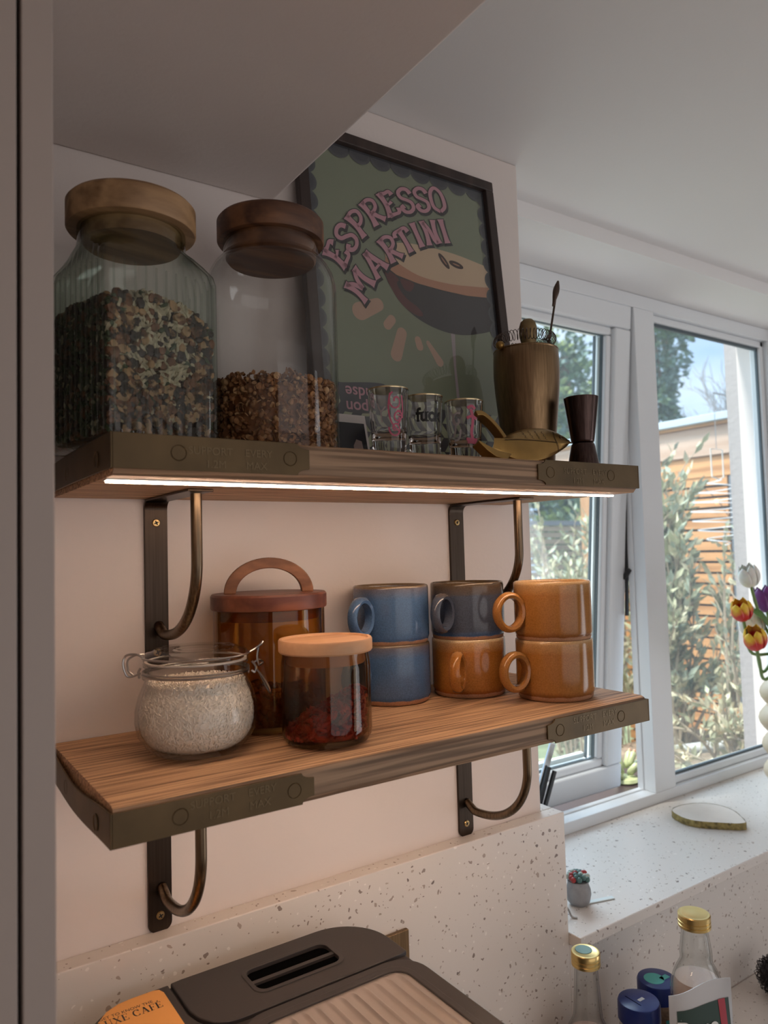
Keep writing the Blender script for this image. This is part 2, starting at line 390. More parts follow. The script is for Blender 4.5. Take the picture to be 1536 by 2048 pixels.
# a film of dust on the panes catches some daylight
pn = M['pane'].node_tree; po = pn.nodes['Material Output']; sh0 = po.inputs['Surface'].links[0].from_socket
df = pn.nodes.new('ShaderNodeBsdfTranslucent'); df.inputs['Color'].default_value = (.85, .92, .95, 1)
ms = pn.nodes.new('ShaderNodeMixShader'); ms.inputs[0].default_value = .035
pn.links.new(sh0, ms.inputs[1]); pn.links.new(df.outputs[0], ms.inputs[2]); pn.links.new(ms.outputs[0], po.inputs['Surface'])
# fixed pane with beads
b = MB(); gx0, gx1, gz0, gz1 = XM2, X1-.06, ZS+.022, ZT-.03
for (a0, a1, c0, c1) in ((gx0, gx1, gz0, gz0+.016), (gx0, gx1, gz1-.016, gz1), (gx0, gx0+.010, gz0, gz1), (gx1-.016, gx1, gz0, gz1)):
    b.box(a0, a1, .012, .04, c0, c1)
b.build('glazing_bead', M['upvc'], win, bevel=.003)
g = MB()
for (a0, a1, c0, c1) in ((gx0+.010, gx1-.016, gz0+.016, gz0+.021), (gx0+.010, gx1-.016, gz1-.023, gz1-.016), (gx1-.0185, gx1-.016, gz0+.016, gz1-.016)):
    g.box(a0, a1, .019, .026, c0, c1)
g.build('gasket', M['gask'], win)
MB().box(gx0+.009, gx1-.015, .022, .026, gz0+.015, gz1-.015).build('pane', M['pane'], win)
# open top-hung sash
SA = math.radians(4.6); HZ = .687
sash = bpy.data.objects.new('sash', None); C.objects.link(sash); sash.parent = win; sash.location = (0, .002, HZ); sash.rotation_euler.x = SA
SX0, SX1, SH = X0+.037, XM1-.0025, 1.043
def ring(mb, x0, x1, z0, z1, wd, y0, y1):
    mb.box(x0, x1, y0, y1, z0, z0+wd).box(x0, x1, y0, y1, z1-wd, z1).box(x0, x0+wd, y0, y1, z0+wd, z1-wd).box(x1-wd, x1, y0, y1, z0+wd, z1-wd)
s_ = MB(); ring(s_, SX0, SX1, -SH, 0, .052, 0, .05); s_.build('sash_frame', M['upvc'], sash, bevel=.005)
s_ = MB(); ring(s_, SX0+.051, SX1-.051, -SH+.051, -.051, .018, .010, .045); s_.build('sash_bead', M['upvc'], sash, bevel=.005)
s_ = MB(); ring(s_, SX0+.069, SX1-.069, -SH+.069, -.069, .0015, .019, .027); s_.box(SX1-.094, SX1-.0925, .0185, .0255, -SH+.074, -.074); s_.build('sash_gasket', M['gask'], sash)
s_ = MB(); s_.box(SX1-.078, SX1-.071, .026, .034, -SH+.074, -.074); s_.box(SX0+.074, SX1-.094, .026, .036, -SH+.074, -SH+.084); s_.build('spacer_bar', pbr('spacer_bar', (.80, .86, .88), .35), sash)
MB().box(SX0+.070, SX1-.070, .020, .024, -SH+.07, -.07).build('sash_pane', M['pane'], sash)
M['chrome'] = pbr('chrome', (.75, .78, .8), .12, 1.0)
M['blackpl'] = pbr('black_plastic', (.015, .015, .017), .4)
# lever handle standing open at the middle of the bottom rail
hx, hz = .905, -SH+.020
h = MB().box(hx-.016, hx+.006, -.012, 0, hz-.014, hz+.016); h.sphere((hx+.014, -.010, hz-.006), .008, 12, 8)
h.build('handle_base', M['chrome'], sash, bevel=.003)
def bar(p, q, wx, wy, mb):
    p, q = Vector(p), Vector(q); d = (q-p).normalized(); a = Vector((0, 1, 0)); a = (a-d*a.dot(d)).normalized(); c = d.cross(a)
    return mb.obox((p+q)/2, (q-p)/2, a*wy, c*wx)
bar((hx+.020, -.02, hz+.03), (hx+.052, -.024, hz+.125), .0075, .003, MB()).build('handle_lever', M['chrome'], sash, bevel=.002)
hb = MB(); bar((hx+.004, -.030, hz-.012), (hx+.036, -.030, hz+.082), .0045, .003, hb); bar((hx+.012, -.036, hz-.014), (hx+.046, -.036, hz+.074), .004, .003, hb)
hb.build('handle_grip', M['blackpl'], sash, bevel=.001)
# friction stay in the gap
st_ = MB(); bar((XM1-.004, .03, .45), (XM1-.004, .05, .02), .004, .002, st_); bar((XM1-.004, .036, .12), (XM1-.004, .05, .10), .008, .004, st_)
st_.build('friction_stay', M['dark'], win)

# ------------------------------------------------------------------ shelves
D = .225
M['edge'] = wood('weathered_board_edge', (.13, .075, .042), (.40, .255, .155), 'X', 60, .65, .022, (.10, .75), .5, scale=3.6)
def emboss(mb, words, x, z, y, size, sx=1.0):
    v, fc = text_polys(words, size)
    mb.add([(x + a*sx, y, z + b) for a, b, _ in v], fc)
def shelf(name, z, xl, xr, th, label, dent):
    t = thing(name, (xl, 0, z - th), label, 'shelf')
    wd = xr - xl
    # board with a worn, slightly wavy front arris
    mb = MB(); n = 60; prof = []
    vs = []; fs = []
    for i in range(n+1):
        x = wd*i/n; q = noise.noise((x*18, z*9, 0))*.0016 + noise.noise((x*60, z*3, 4))*.0007
        q = abs(q)
        ring_ = [(x, -.0015, 0), (x, -.0015, th), (x, -D+.006+q, th), (x, -D+.0018+q*.5, th-.0016-q*.3), (x, -D, th-.006-q), (x, -D, .005+q*.5), (x, -D+.004+q, 0)]
        vs += ring_
    k = 7
    for i in range(n):
        for j in range(k): fs.append((i*k+j, (i+1)*k+j, (i+1)*k+(j+1) % k, i*k+(j+1) % k))
    fs.append(list(range(k))); fs.append([n*k+j for j in range(k)][::-1])
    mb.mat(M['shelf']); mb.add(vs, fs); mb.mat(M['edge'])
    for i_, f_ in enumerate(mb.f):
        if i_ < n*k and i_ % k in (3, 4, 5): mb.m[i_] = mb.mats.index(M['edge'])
    mb.build('board', None, t, smooth=30)
    # sheet steel bands nailed round both ends
    for s in (0, 1):
        mb = MB(); T = .0016; hh = th - (.004 if z < .1 else .0035); z0 = .0045 if z > .1 else .0005
        if z > .1: hh = th - .0045
        ln = .158 if s == 0 else .162
        X = (lambda x: x) if s == 0 else (lambda x: wd - x)
        # outline of the front leaf, with scooped corners at its inner end
        out = [(-.0012, 0), (ln-.020, 0)]
        for i in range(7): a = PI - (PI/2)*i/6; out.append((ln-.002+.016*math.cos(a) - .002, .0 + .0075*math.sin(a)*1.0))
        out = [(-.0012, z0), (ln-.011, z0)] + [(ln - .011*math.cos(PI/2*i/6), z0 + .0050*math.sin(PI/2*i/6)) for i in range(7)]
        out += [(ln - .011*math.cos(PI/2*i/6), z0 + hh - .0050*math.sin(PI/2*i/6)) for i in range(6, -1, -1)] + [(-.0012, z0+hh)]
        mb.prism(out, lambda a, b_, h: (X(a), -D - .0004 - h, b_), T)
        # end leaf wrapping round the corner, dipping a little in the middle
        m2 = 14; vs = []
        for i in range(m2+1):
            u = i/m2; y = -D - .0004 - T + u*(D-.001); dip = -.0055*math.sin(PI*min(1, u*1.05))**2 if s == 0 and z < .1 else 0
            for (xx, zz) in ((-.0012, z0), (-.0012-T, z0), (-.0012-T, z0+hh), (-.0012, z0+hh)):
                vs.append((X(xx + (-.0015 if 0 < i < m2 else 0)*math.sin(u*PI)), y, zz + dip*(1.2 if zz > z0+.001 else .55)))
        fs = []
        for i in range(m2):
            for j in range(4): fs.append((i*4+j, (i+1)*4+j, (i+1)*4+(j+1) % 4, i*4+(j+1) % 4))
        fs += [(0, 1, 2, 3), [m2*4+j for j in (3, 2, 1, 0)]]
        mb.add(vs, fs)
        bnd = mb.build('end_band', M['band'], t, bevel=.0006)
        # nail heads
        for (a, b_) in ((.047, .5), (ln-.018, .5)):
            nb = MB(); cx, cz = X(a), z0 + hh*b_; r = .0062
            nb.lathe([(r, 0), (r, .0002), (r-.0003, .00055), (r-.0007, .0002), (r-.0009, .00005), (0, .00005)], 20)
            nb.v = [(cx+x, -D-.0004-T-zz, cz+y) for x, y, zz in nb.v]
            nb.build('nail', M['band'], bnd)
        if s == 0:
            for yy in (-.19, -.085):
                nb = MB(); r = .0062; nb.lathe([(r, 0), (r, .0002), (r-.0003, .00055), (r-.0007, .0002), (r-.0009, .00005), (0, .00005)], 20)
                nb.v = [(-.0012-T-zz-.001, yy+x, z0+hh*.5+y-.003) for x, y, zz in nb.v]; nb.build('nail', M['band'], bnd)
        # raised wording
        tb = MB(); cx = .092 if s == 0 else wd-.086
        for (wd_, dx, dz) in (('SUPPORT', -.020, .0045), ('EVERY', .020, .0045), ('1.2M', -.016, -.0055), ('MAX', .018, -.0055)):
            vv, ff = text_polys(wd_, .0085)
            n0 = len(vv)
            tb.add([(cx+dx+a, -D-.0004-T-.00035, th/2+dz+b_) for a, b_, _ in vv], ff)
        tb.build('lettering', M['bandtext'], bnd, smooth=0, fix=False)
    return t
sh_hi = shelf('wall_shelf_board', .2646, .0023, .5907, .0309, 'upper reclaimed wooden shelf holding glass jars and framed poster', 0)
sh_lo = shelf('wall_shelf_board', 0, 0, .590, .0286, 'lower reclaimed wooden shelf holding stacked mugs and rice jar', 1)

def led(z, x0, x1, label):
    t = thing('led_strip_light', (x0, -.192, z), label, 'strip light')
    MB().box(0, x1-x0, -.006, .006, -.0012, 0).build('channel', M['alu'], t)
    MB().box(.001, x1-x0-.001, -.0038, .0038, -.0026, -.0012).build('diffuser', M['led'], t, bevel=.001)
led(.2646-.0309, .004, .5875, 'glowing warm strip light under the upper shelf')
led(-.0286, .002, .588, 'warm strip light hidden under the lower shelf')

def bracket(x, ztop, label, group):
    t = thing('shelf_bracket', (x, 0, ztop), label, 'shelf bracket')
    W2 = .012; T = .0035; H = .174; A = .135
    pl = MB(); path = [(-.0005-T/2, -H)]
    # strap: down the wall and, over a bend, along the shelf's underside
    n = 8; c = []
    prof = [(-T, -H+.008), (-T, -.012)] + [(-T-.009*(1-math.cos(PI/2*i/n)), -.012+.0095*math.sin(PI/2*i/n)) for i in range(1, n+1)] + [(-A, -.0025)]
    vs = []; fs = []
    for (y, z) in prof: vs += [(-W2, y, z), (W2, y, z)]
    prof2 = [(-.0003, -H+.008), (-.0003, -.010)] + [(-.0003-.009*(1-math.cos(PI/2*i/n)), -.010+.0095*math.sin(PI/2*i/n)) for i in range(1, n+1)] + [(-A, -.0004)]
    for (y, z) in prof2: vs += [(-W2, y, z), (W2, y, z)]
    k = len(prof)*2
    for i in range(len(prof)-1):
        a = 2*i
        fs += [(a, a+1, a+3, a+2), (k+a, k+a+2, k+a+3, k+a+1), (a, a+2, k+a+2, k+a), (a+1, k+a+1, k+a+3, a+3)]
    fs += [(k-2, k-1, 2*k-1, 2*k-2)]
    pl.add(vs, fs)
    # rounded lower tip
    poly = [(W2, -H+.0085)] + [(W2 - .009 + .009*math.cos(q), -H+.0085 - .0085*math.sin(q)) for q in [PI/2*i/6 for i in range(1, 7)]] + [(-W2 + .009 - .009*math.sin(q), -H+.0085 - .0085*math.cos(q)) for q in [PI/2*i/6 for i in range(0, 7)]]
    pl.prism(poly, lambda a, b, h: (a, -.0003-h, b), T-.0003)
    pl.build('wall_strap', M['bracket'], t, bevel=.0006)
    # rod sweeping from the strap up to the shelf
    zb = -H+.040; R1 = .117
    pts = [(.002, -.003, zb+.004), (.002, -.012, zb-.001)] + [(.002, -.02 - (R1-.02)*math.sin(q)**.9, zb-.004 + (.075)*(1-math.cos(q))) for q in [PI/2*i/14 for i in range(0, 15)]] + [(.002, -R1, zb+.10), (.002, -R1, -.003)]
    MB().tube(crom(pts, 3), .0052, 12).build('rod', M['rod'], t)
    for z in (-H+.0165, -.0245):
        sw = MB().lathe([(.0042, 0), (.0042, .0006), (.0034, .0014), (0, .0016)], 20)
        sw.v = [(x_, -T-zz, z+y_) for x_, y_, zz in sw.v]
        so = sw.build('screw', M['screw'], t)
        cr_ = MB().obox((0, -T-.0018, z), (.0021, 0, .001), (0, .0002, 0), (-.0003, 0, .0005)); cr_.obox((0, -T-.0018, z), (-.001, 0, .0021), (0, .0002, 0), (.0005, 0, .0003))
        cr_.build('cross_slot', M['dark'], so)
    return t
zh, zl = .2646-.0309, -.0286
bracket(.100, zh, 'dark brass bracket under the upper shelf behind the rice jar', None)
bracket(.5030, zh, 'dark brass bracket under the upper shelf behind the stacked mugs', None)
bracket(.100, zl, 'dark brass bracket under the lower shelf above the coffee machine', None)
bracket(.5030, zl, 'dark brass bracket under the lower shelf beside the window recess', None)
# ------------------------------------------------------------------ object materials
M['jarglass'] = glass('clear_jar_glass', (.98, .982, .978), .9, 1.33, .02, edge=(.78, .80, .79))
M['greenglass'] = glass('green_ribbed_glass', (.945, .965, .945), .9, 1.45, .03, edge=(.10, .20, .13))
M['amberglass'] = glass('amber_glass', (.87, .69, .40), .9, 1.45, .02, edge=(.30, .14, .05))
M['smokeglass'] = glass('smoky_amber_glass', (.84, .74, .62), .9, 1.45, .02, edge=(.28, .16, .08))
M['shotglass'] = solidglass('shot_glass')
M['acacia'] = wood('pale_acacia_lid', (.20, .105, .045), (.42, .25, .12), 'X', 26, .5, .12, (.2, .8), .1, scale=1.6)
M['walnut'] = wood('walnut_lid', (.075, .028, .012), (.20, .085, .035), 'X', 22, .5, .12, (.2, .8), .1, scale=1.6)
M['redwood'] = wood('mahogany_lid', (.085, .022, .012), (.20, .065, .032), 'X', 22, .45, .12, (.2, .8), .1, scale=1.6)
M['arch'] = wood('arch_handle_wood', (.13, .05, .022), (.30, .13, .06), 'X', 20, .45, .12, (.2, .8), .1, scale=1.6)
M['beech'] = wood('beech_lid', (.50, .26, .13), (.66, .38, .21), 'X', 16, .5, .12, (.1, .9), .05, scale=1.6)
M['steel'] = pbr('wire_steel', (.42, .40, .38), .28, 1.0)

def grain(mb, c, d, ln, r, seg=5):
    d = d.normalized(); a = d.orthogonal().normalized(); b = d.cross(a); vs = [c - d*ln]; fs = []
    for t, q in ((-.55, .85), (.55, .85)):
        for k in range(seg): g = 2*PI*k/seg; vs.append(c + d*ln*t + (a*math.cos(g)+b*math.sin(g))*r*q)
    vs.append(c + d*ln)
    for k in range(seg):
        l = (k+1) % seg
        fs += [(0, 1+l, 1+k), (1+k, 1+l, 1+seg+l, 1+seg+k), (2*seg+1, 1+seg+k, 1+seg+l)]
    mb.add(vs, fs)
def flake(mb, c, r, n=6):
    d = Vector((random.gauss(0, 1), random.gauss(0, 1), random.gauss(0, 1))).normalized(); a = d.orthogonal().normalized(); b = d.cross(a)
    ex, ey = random.uniform(.6, 1.1), random.uniform(.5, .9); vs = []
    for k in range(n): g = 2*PI*k/n; vs.append(c + (a*math.cos(g)*ex + b*math.sin(g)*ey)*r*random.uniform(.75, 1.1) + d*random.uniform(-.2, .2)*r)
    t = d*r*.18
    vs2 = [v + t for v in vs]; mb.add(vs + vs2, [list(range(n))[::-1], list(range(n, 2*n))] + [(i, (i+1) % n, n+(i+1) % n, n+i) for i in range(n)])
def lump(mb, c, r, rough=.25):
    o = len(mb.v); mb.sphere((0, 0, 0), r, 8, 6, (random.uniform(.7, 1.2), random.uniform(.7, 1.2), random.uniform(.6, 1)))
    rot = Matrix.Rotation(random.uniform(0, 6), 3, Vector((random.random(), random.random(), random.random()+.01)).normalized())
    for i in range(o, len(mb.v)):
        v = Vector(mb.v[i]); v *= 1 + rough*noise.noise(v*150 + Vector((c[0]*300, c[1]*300, c[2]*300))); mb.v[i] = tuple(rot @ v + Vector(c))
rnd = random.uniform

# ------------------------------------------------------------------ upper shelf
ZU = .2646
# square ribbed jar with seed mix
JC = (.0489, -.1104, ZU); JA = math.radians(14)
t = thing('storage_jar', JC, 'large square ribbed green glass jar with pale wooden lid', 'jar', rz=JA)
def sq(w, rc, n=264):
    """rounded square outline, n points, with its outline parameter"""
    out = []; s = w/2 - rc
    for i in range(n):
        u = 4*i/n; k = int(u); f_ = u - k
        edge = 2*s; arc = rc*PI/2; tot = edge + arc; d = f_*tot
        if d < edge: p = (w/2, -s + d)
        else: q = (d-edge)/rc; p = (s + rc*math.cos(q), s + rc*math.sin(q))
        for _ in range(k): p = (-p[1], p[0])
        out.append(p)
    return out
n = 264; base = sq(.108, .007, n); circ = [(math.cos(-PI/4 + .0 + 2*PI*i/n), math.sin(-PI/4 + 2*PI*i/n)) for i in range(n)]
def loft(rings):
    mb = MB(); vs = []; fs = []
    for r_ in rings: vs += r_
    for a in range(len(rings)-1):
        for i in range(n): j = (i+1) % n; fs.append((a*n+i, a*n+j, (a+1)*n+j, (a+1)*n+i))
    fs.append(list(range(n))[::-1]); mb.add(vs, fs); return mb
def jring(z, mix, s, rcirc, rib):
    o = []
    for i in range(n):
        bx, by = base[i]; g = 1 - (rib*(1 - abs(math.sin(i*PI/6))) if rib else 0)
        o.append(((bx*s*(1-mix) + circ[i][0]*rcirc*mix)*g, (by*s*(1-mix) + circ[i][1]*rcirc*mix)*g, z))
    return o
RB = .024
outer = [jring(.0005, 0, .94, .05, 0), jring(.004, 0, .985, .05, RB*.5), jring(.012, 0, 1, .05, RB)] + [jring(z, 0, 1, .05, RB) for z in (.05, .09, .13)] + \
        [jring(.150, 0, 1, .05, RB), jring(.158, .06, .985, .052, RB*.6), jring(.166, .3, .93, .052, .003), jring(.173, .65, .9, .050, 0), jring(.178, 1, .8, .0475, 0), jring(.184, 1, .8, .0462, 0), jring(.205, 1, .8, .0462, 0)]
body_ = loft(outer)
for i in range(0, n, 6):                                # a fine raised bead in each valley between the ribs
    bx, by = base[i]; k_ = 1 - RB*.35
    body_.tube([(bx*k_, by*k_, z) for z in (.008, .05, .10, .150)], .00075, 6)
body_.build('glass_body', M['greenglass'], t, smooth=60)
inner = [jring(.008, 0, .90, .05, 0), jring(.014, 0, .945, .05, 0), jring(.150, 0, .945, .05, 0), jring(.160, .1, .93, .049, 0), jring(.170, .5, .88, .047, 0), jring(.180, 1, .8, .044, 0), jring(.205, 1, .8, .0432, 0)]
loft(inner).build('inner_wall', M['greenglass'], t, smooth=60)
MB().lathe([(0, .198), (.0545, .198), (.0555, .1995), (.0555, .220), (.053, .2228), (0, .2228)], 64).build('wooden_lid', M['acacia'], t)
MB().lathe([(0, .186), (.0415, .186), (.042, .1985), (0, .1985)], 48).build('lid_stopper', M['acacia'], t)
# the mix inside, heaped up to one corner
M['s_seed'] = pbr('sunflower_seed', (.50, .42, .30), .6, var=.3, vscale=200)
M['s_dark'] = pbr('raisin', (.035, .018, .012), .45)
M['s_brown'] = pbr('date', (.17, .07, .03), .5, var=.4, vscale=120)
M['s_nut'] = pbr('nut', (.42, .25, .13), .5, var=.25, vscale=100)
M['s_pumpkin'] = pbr('pumpkin_seed', (.055, .075, .03), .55, var=.3, vscale=150)
mb = MB(); W = .0505
def top(x, y): return .118 + .018*math.cos(x*28)*math.cos(y*24) + .006*noise.noise((x*60, y*60, 0)) - .25*max(0, x-.02)
mb.mat(M['s_brown']); g = 14; vs = []; fs = []
for i in range(g+1):
    for j in range(g+1): x, y = (-1+2*i/g)*(W-.006), (-1+2*j/g)*(W-.006); vs.append((x, y, top(x, y)-.006))
for i in range(g):
    for j in range(g): fs.append((i*(g+1)+j, (i+1)*(g+1)+j, (i+1)*(g+1)+j+1, i*(g+1)+j+1))
mb.add(vs, fs); mb.box(-W+.006, W-.006, -W+.006, W-.006, .0105, .095)
for i in range(2300):
    face = random.random()
    if face < .47: x, y = rnd(-W, W)*.95, -W+rnd(.0012, .004)
    elif face < .8: x, y = -W+rnd(.0012, .004), rnd(-W, W)*.95
    else: x, y = rnd(-W, W)*.93, rnd(-W, W)*.93
    z = rnd(.012, top(x, y)) if face < .8 else top(x, y)
    fr_ = z/.12; kx = x + noise.noise((x*45, z*45, 2))*.03
    if face >= .47 and face < .8: k = 'pumpkin' if random.random() < .55 else random.choice(['dark', 'brown', 'seed'])
    elif fr_ > .45 and abs(kx + .005) < .03 and random.random() < .72: k = 'seed'
    else: k = random.choices(['seed', 'dark', 'brown', 'nut', 'pumpkin'], [.12, .36, .32, .14, .10])[0]
    mb.mat(M['s_' + k]); c = Vector((x, y, z)); d = Vector((rnd(-1, 1), rnd(-.25, .25), rnd(-1, 1)))
    if face >= .47 and face < .8: d = Vector((d.y, d.x, d.z))
    if k == 'seed': grain(mb, c, d, .0056, .0022)
    elif k == 'pumpkin': grain(mb, c, d, .005, .0026)
    elif k == 'nut': lump(mb, c, rnd(.003, .0062))
    else: lump(mb, c, rnd(.0028, .0052), .5)
lim = W + .0002
mb.v = [(max(-lim, min(lim, x)), max(-lim, min(lim, y)), max(.0088, z)) for x, y, z in mb.v]
o = mb.build('seed_mix', None, None, loc=JC, smooth=40); o.rotation_euler.z = JA
tag(o, 'mixed sunflower seeds, nuts and dried fruit inside the square ribbed jar', 'dry food', kind='stuff')

# round clear jar with granola
GC = (.195, -.0905, ZU)
t = thing('storage_jar', GC, 'tall round clear glass jar with dark wooden lid, part filled with granola', 'jar')
op = [(0, .0005), (.060, .0005), (.064, .003), (.066, .009), (.066, .170), (.0655, .182), (.063, .193), (.058, .202), (.0525, .208), (.0495, .2115), (.0485, .216), (.0485, .226), (.047, .226), (.047, .216), (.048, .211), (.0505, .2065), (.0565, .2005), (.0615, .192), (.064, .181), (.0645, .170), (.0645, .010), (.062, .006), (0, .006)]
MB().lathe(op, 80).build('glass_body', M['jarglass'], t, smooth=50)
MB().lathe([(0, .2265), (.0535, .2265), (.0545, .228), (.0545, .2475), (.0525, .250), (0, .250)], 64).build('wooden_lid', M['walnut'], t)
MB().lathe([(0, .208), (.044, .208), (.046, .2105), (.046, .2268), (0, .2268)], 48).build('lid_stopper', M['walnut'], t)
M['g1'] = pbr('oat_flake', (.36, .175, .07), .6, var=.45, vscale=140); M['g2'] = pbr('toasted_flake', (.20, .08, .028), .6, var=.4, vscale=140); M['g3'] = pbr('pale_flake', (.52, .31, .15), .6, var=.3, vscale=140)
mb = MB(); mb.mat(M['g2']); mb.lathe([(0, .0068), (.058, .0068), (.0585, .070), (.03, .074), (0, .074)], 40)
for i in range(2600):
    a = rnd(0, 2*PI); mb.mat(random.choices([M['g1'], M['g2'], M['g3']], [.5, .34, .16])[0])
    if random.random() < .7: r = rnd(.0585, .0615); z = rnd(.010, .078 + .005*noise.noise((a*2, 0, 0)))
    else: r = .061*math.sqrt(random.random()); z = .077 + .004*noise.noise((r*60, a*3, 0)) + rnd(-.002, .003)
    c = Vector((r*math.cos(a), r*math.sin(a), z))
    flake(mb, c, rnd(.0027, .0048)) if random.random() < .75 else lump(mb, c, rnd(.002, .0036), .5)
def clampr(mb, R_, zmin):
    o = []
    for x, y, z in mb.v:
        r = math.hypot(x, y); k = min(1, R_/r) if r > 0 else 1; o.append((x*k, y*k, max(zmin, z)))
    mb.v = o
clampr(mb, .0641, .0066)
tag(mb.build('granola', None, None, loc=GC, smooth=40), 'brown toasted granola filling the round clear jar to a third', 'dry food', kind='stuff')

# framed poster, leaning back against the wall
PW, PH = .3154, .4317
BLp = Vector((.2672, -.055, ZU)); ang = math.atan2(.043, .4296)
poster = thing('framed_poster', tuple(BLp), 'dark framed green cocktail poster with pink lettering, leaning on the wall', 'poster')
ey = Vector((0, math.sin(ang), math.cos(ang))); en = Vector((0, -math.cos(ang), math.sin(ang)))
def PP(s, t_, h=0): return Vector((s, 0, 0)) + ey*t_ + en*h
M['frame'] = wood('dark_frame_wood', (.022, .013, .011), (.055, .034, .028), 'Z', 30, .5, .06, (.1, .9), .2)
def pbar(mb, s0, s1, t0, t1, h0, h1):
    vs = [PP(s, t_, h) for s in (s0, s1) for t_ in (t0, t1) for h in (h0, h1)]
    mb.add(vs, [(0,1,3,2),(4,6,7,5),(0,4,5,1),(2,3,7,6),(0,2,6,4),(1,5,7,3)])
FWd = .0145
for nm, a in (('frame_rail', (0, PW, PH-FWd, PH)), ('frame_rail', (0, PW, .0006, FWd)), ('frame_stile', (0, FWd, FWd, PH-FWd)), ('frame_stile', (PW-FWd, PW, FWd, PH-FWd))):
    mb = MB(); pbar(mb, *a, -.011, 0); mb.build(nm, M['frame'], poster, bevel=.0015)
mb = MB(); pbar(mb, FWd-.003, PW-FWd+.003, FWd-.003, PH-FWd+.003, -.0105, -.0085); mb.build('backing_board', M['frame'], poster)
pc = {'green': (.235, .255, .185), 'grey': (.06, .06, .075), 'pink': (.56, .28, .34), 'out': (.045, .038, .045), 'foam': (.60, .43, .30), 'foam2': (.47, .23, .15), 'coffee': (.052, .043, .05), 'red': (.13, .042, .045), 'drop': (.50, .32, .245), 'stem': (.42, .34, .37), 'cream': (.42, .44, .30), 'bean': (.06, .03, .03), 'scl': (.085, .085, .10)}
pm = {k: pbr('print_' + k, v, .6) for k, v in pc.items()}
pr_ = MB(); LH = [-.0083]
def art(key, poly, lvl):
    pr_.mat(pm[key]); pr_.flat(poly, lambda a, b: PP(a, b, -.0083 + lvl*.00012))
s0, s1, t0, t1 = FWd, PW-FWd, FWd, PH-FWd
art('green', [(s0, t0), (s1, t0), (s1, t1), (s0, t1)], 0)
def clipx(poly):
    o = []
    for a, b in poly: o.append((min(max(a, s0), s1), min(max(b, t0), t1)))
    return o
def blob(pts, nn=8): return [(v.x, v.y) for v in crom([(a, b, 0) for a, b in pts], nn, True)]
# glass
bowl = blob([(.1173, .2664), (.1195, .252), (.1246, .2427), (.1378, .2239), (.163, .2068), (.192, .1975), (.2227, .1945), (.2554, .1985), (.30, .215), (.31, .25), (.25, .26), (.17, .262)], 6)
art('coffee', clipx(bowl), 2)
art('red', blob([(.1178, .262), (.1246, .2427), (.1378, .2239), (.152, .2145), (.166, .2100), (.1727, .2133), (.165, .222), (.1500, .2300), (.1400, .2395), (.1350, .2490), (.1385, .2545), (.128, .262)]), 3)
art('red', blob([(.1420, .2560), (.1442, .2460), (.1500, .2412), (.1575, .2430), (.1618, .2540)]), 3)
art('foam2', clipx([(.1185, .2690), (.1359, .2600), (.1686, .2550), (.209, .2530), (.2516, .2530), (.31, .2580), (.31, .273), (.2534, .268), (.2102, .265), (.1698, .267), (.1359, .279), (.121, .283)]), 4)
art('foam', clipx(blob([(.121, .2815), (.1359, .2778), (.1698, .2664), (.2102, .2641), (.2534, .2672), (.31, .277), (.31, .298), (.2587, .3075), (.2159, .3104), (.1666, .3089), (.1360, .3030), (.1230, .2930)], 4)), 5)
for cx, cy, a in ((.2165, .2955, -.85), (.2375, .2945, -.15)):
    art('bean', [(cx + .0125*math.cos(q)*math.cos(a) - .0046*math.sin(q)*math.sin(a), cy + .0125*math.cos(q)*math.sin(a) + .0046*math.sin(q)*math.cos(a)) for q in [2*PI*i/20 for i in range(20)]], 6)
    art('foam2', [(cx + .0065*math.cos(q)*math.cos(a) - .0010*math.sin(q)*math.sin(a), cy + .0065*math.cos(q)*math.sin(a) + .0010*math.sin(q)*math.cos(a)) for q in [2*PI*i/12 for i in range(12)]], 7)
art('stem', [(.2165, .1955), (.2235, .1955), (.2200, .1500), (.2210, .020), (.2150, .020), (.2160, .1500)], 1)
def caps(p, q, r0, r1, key, lvl):
    p, q = Vector((*p, 0)), Vector((*q, 0)); d = (q-p).normalized(); nn = Vector((-d.y, d.x, 0)); out = []
    for i in range(11): a = PI/2 + PI*i/10; v = p + (d*math.cos(a) + nn*math.sin(a))*r0; out.append((v.x, v.y))
    for i in range(11): a = -PI/2 + PI*i/10; v = q + (d*math.cos(a) + nn*math.sin(a))*r1; out.append((v.x, v.y))
    art(key, out, lvl)
caps((.0760, .2020), (.1030, .2150), .0115, .0085, 'drop', 1)
caps((.1150, .1905), (.1220, .1985), .0062, .0062, 'drop', 1)
caps((.1245, .1530), (.1360, .1830), .0085, .0075, 'drop', 1)
caps((.1625, .1690), (.1605, .1775), .0055, .0050, 'drop', 1)
caps((.1930, .1520), (.1765, .1760), .0060, .0030, 'drop', 1)
# scalloped border
def scallop(x, y, r, a0):
    art('scl', [(x + r*math.cos(a0 + PI*i/12), y + r*math.sin(a0 + PI*i/12)) for i in range(13)], 6)
    art('grey', [(x + r*.78*math.cos(a0 + PI*i/12), y + r*.78*math.sin(a0 + PI*i/12)) for i in range(13)], 7)
nv, nh = 13, 9; hh_, ww_ = (t1-t0-.085)/nv, (s1-s0)/nh
for i in range(nv): y = t1 - (i+.5)*hh_; scallop(s0, y, hh_*.56, -PI/2); scallop(s1, y, hh_*.56, PI/2)
for i in range(nh): scallop(s0 + (i+.5)*ww_, t1, ww_*.56, PI)
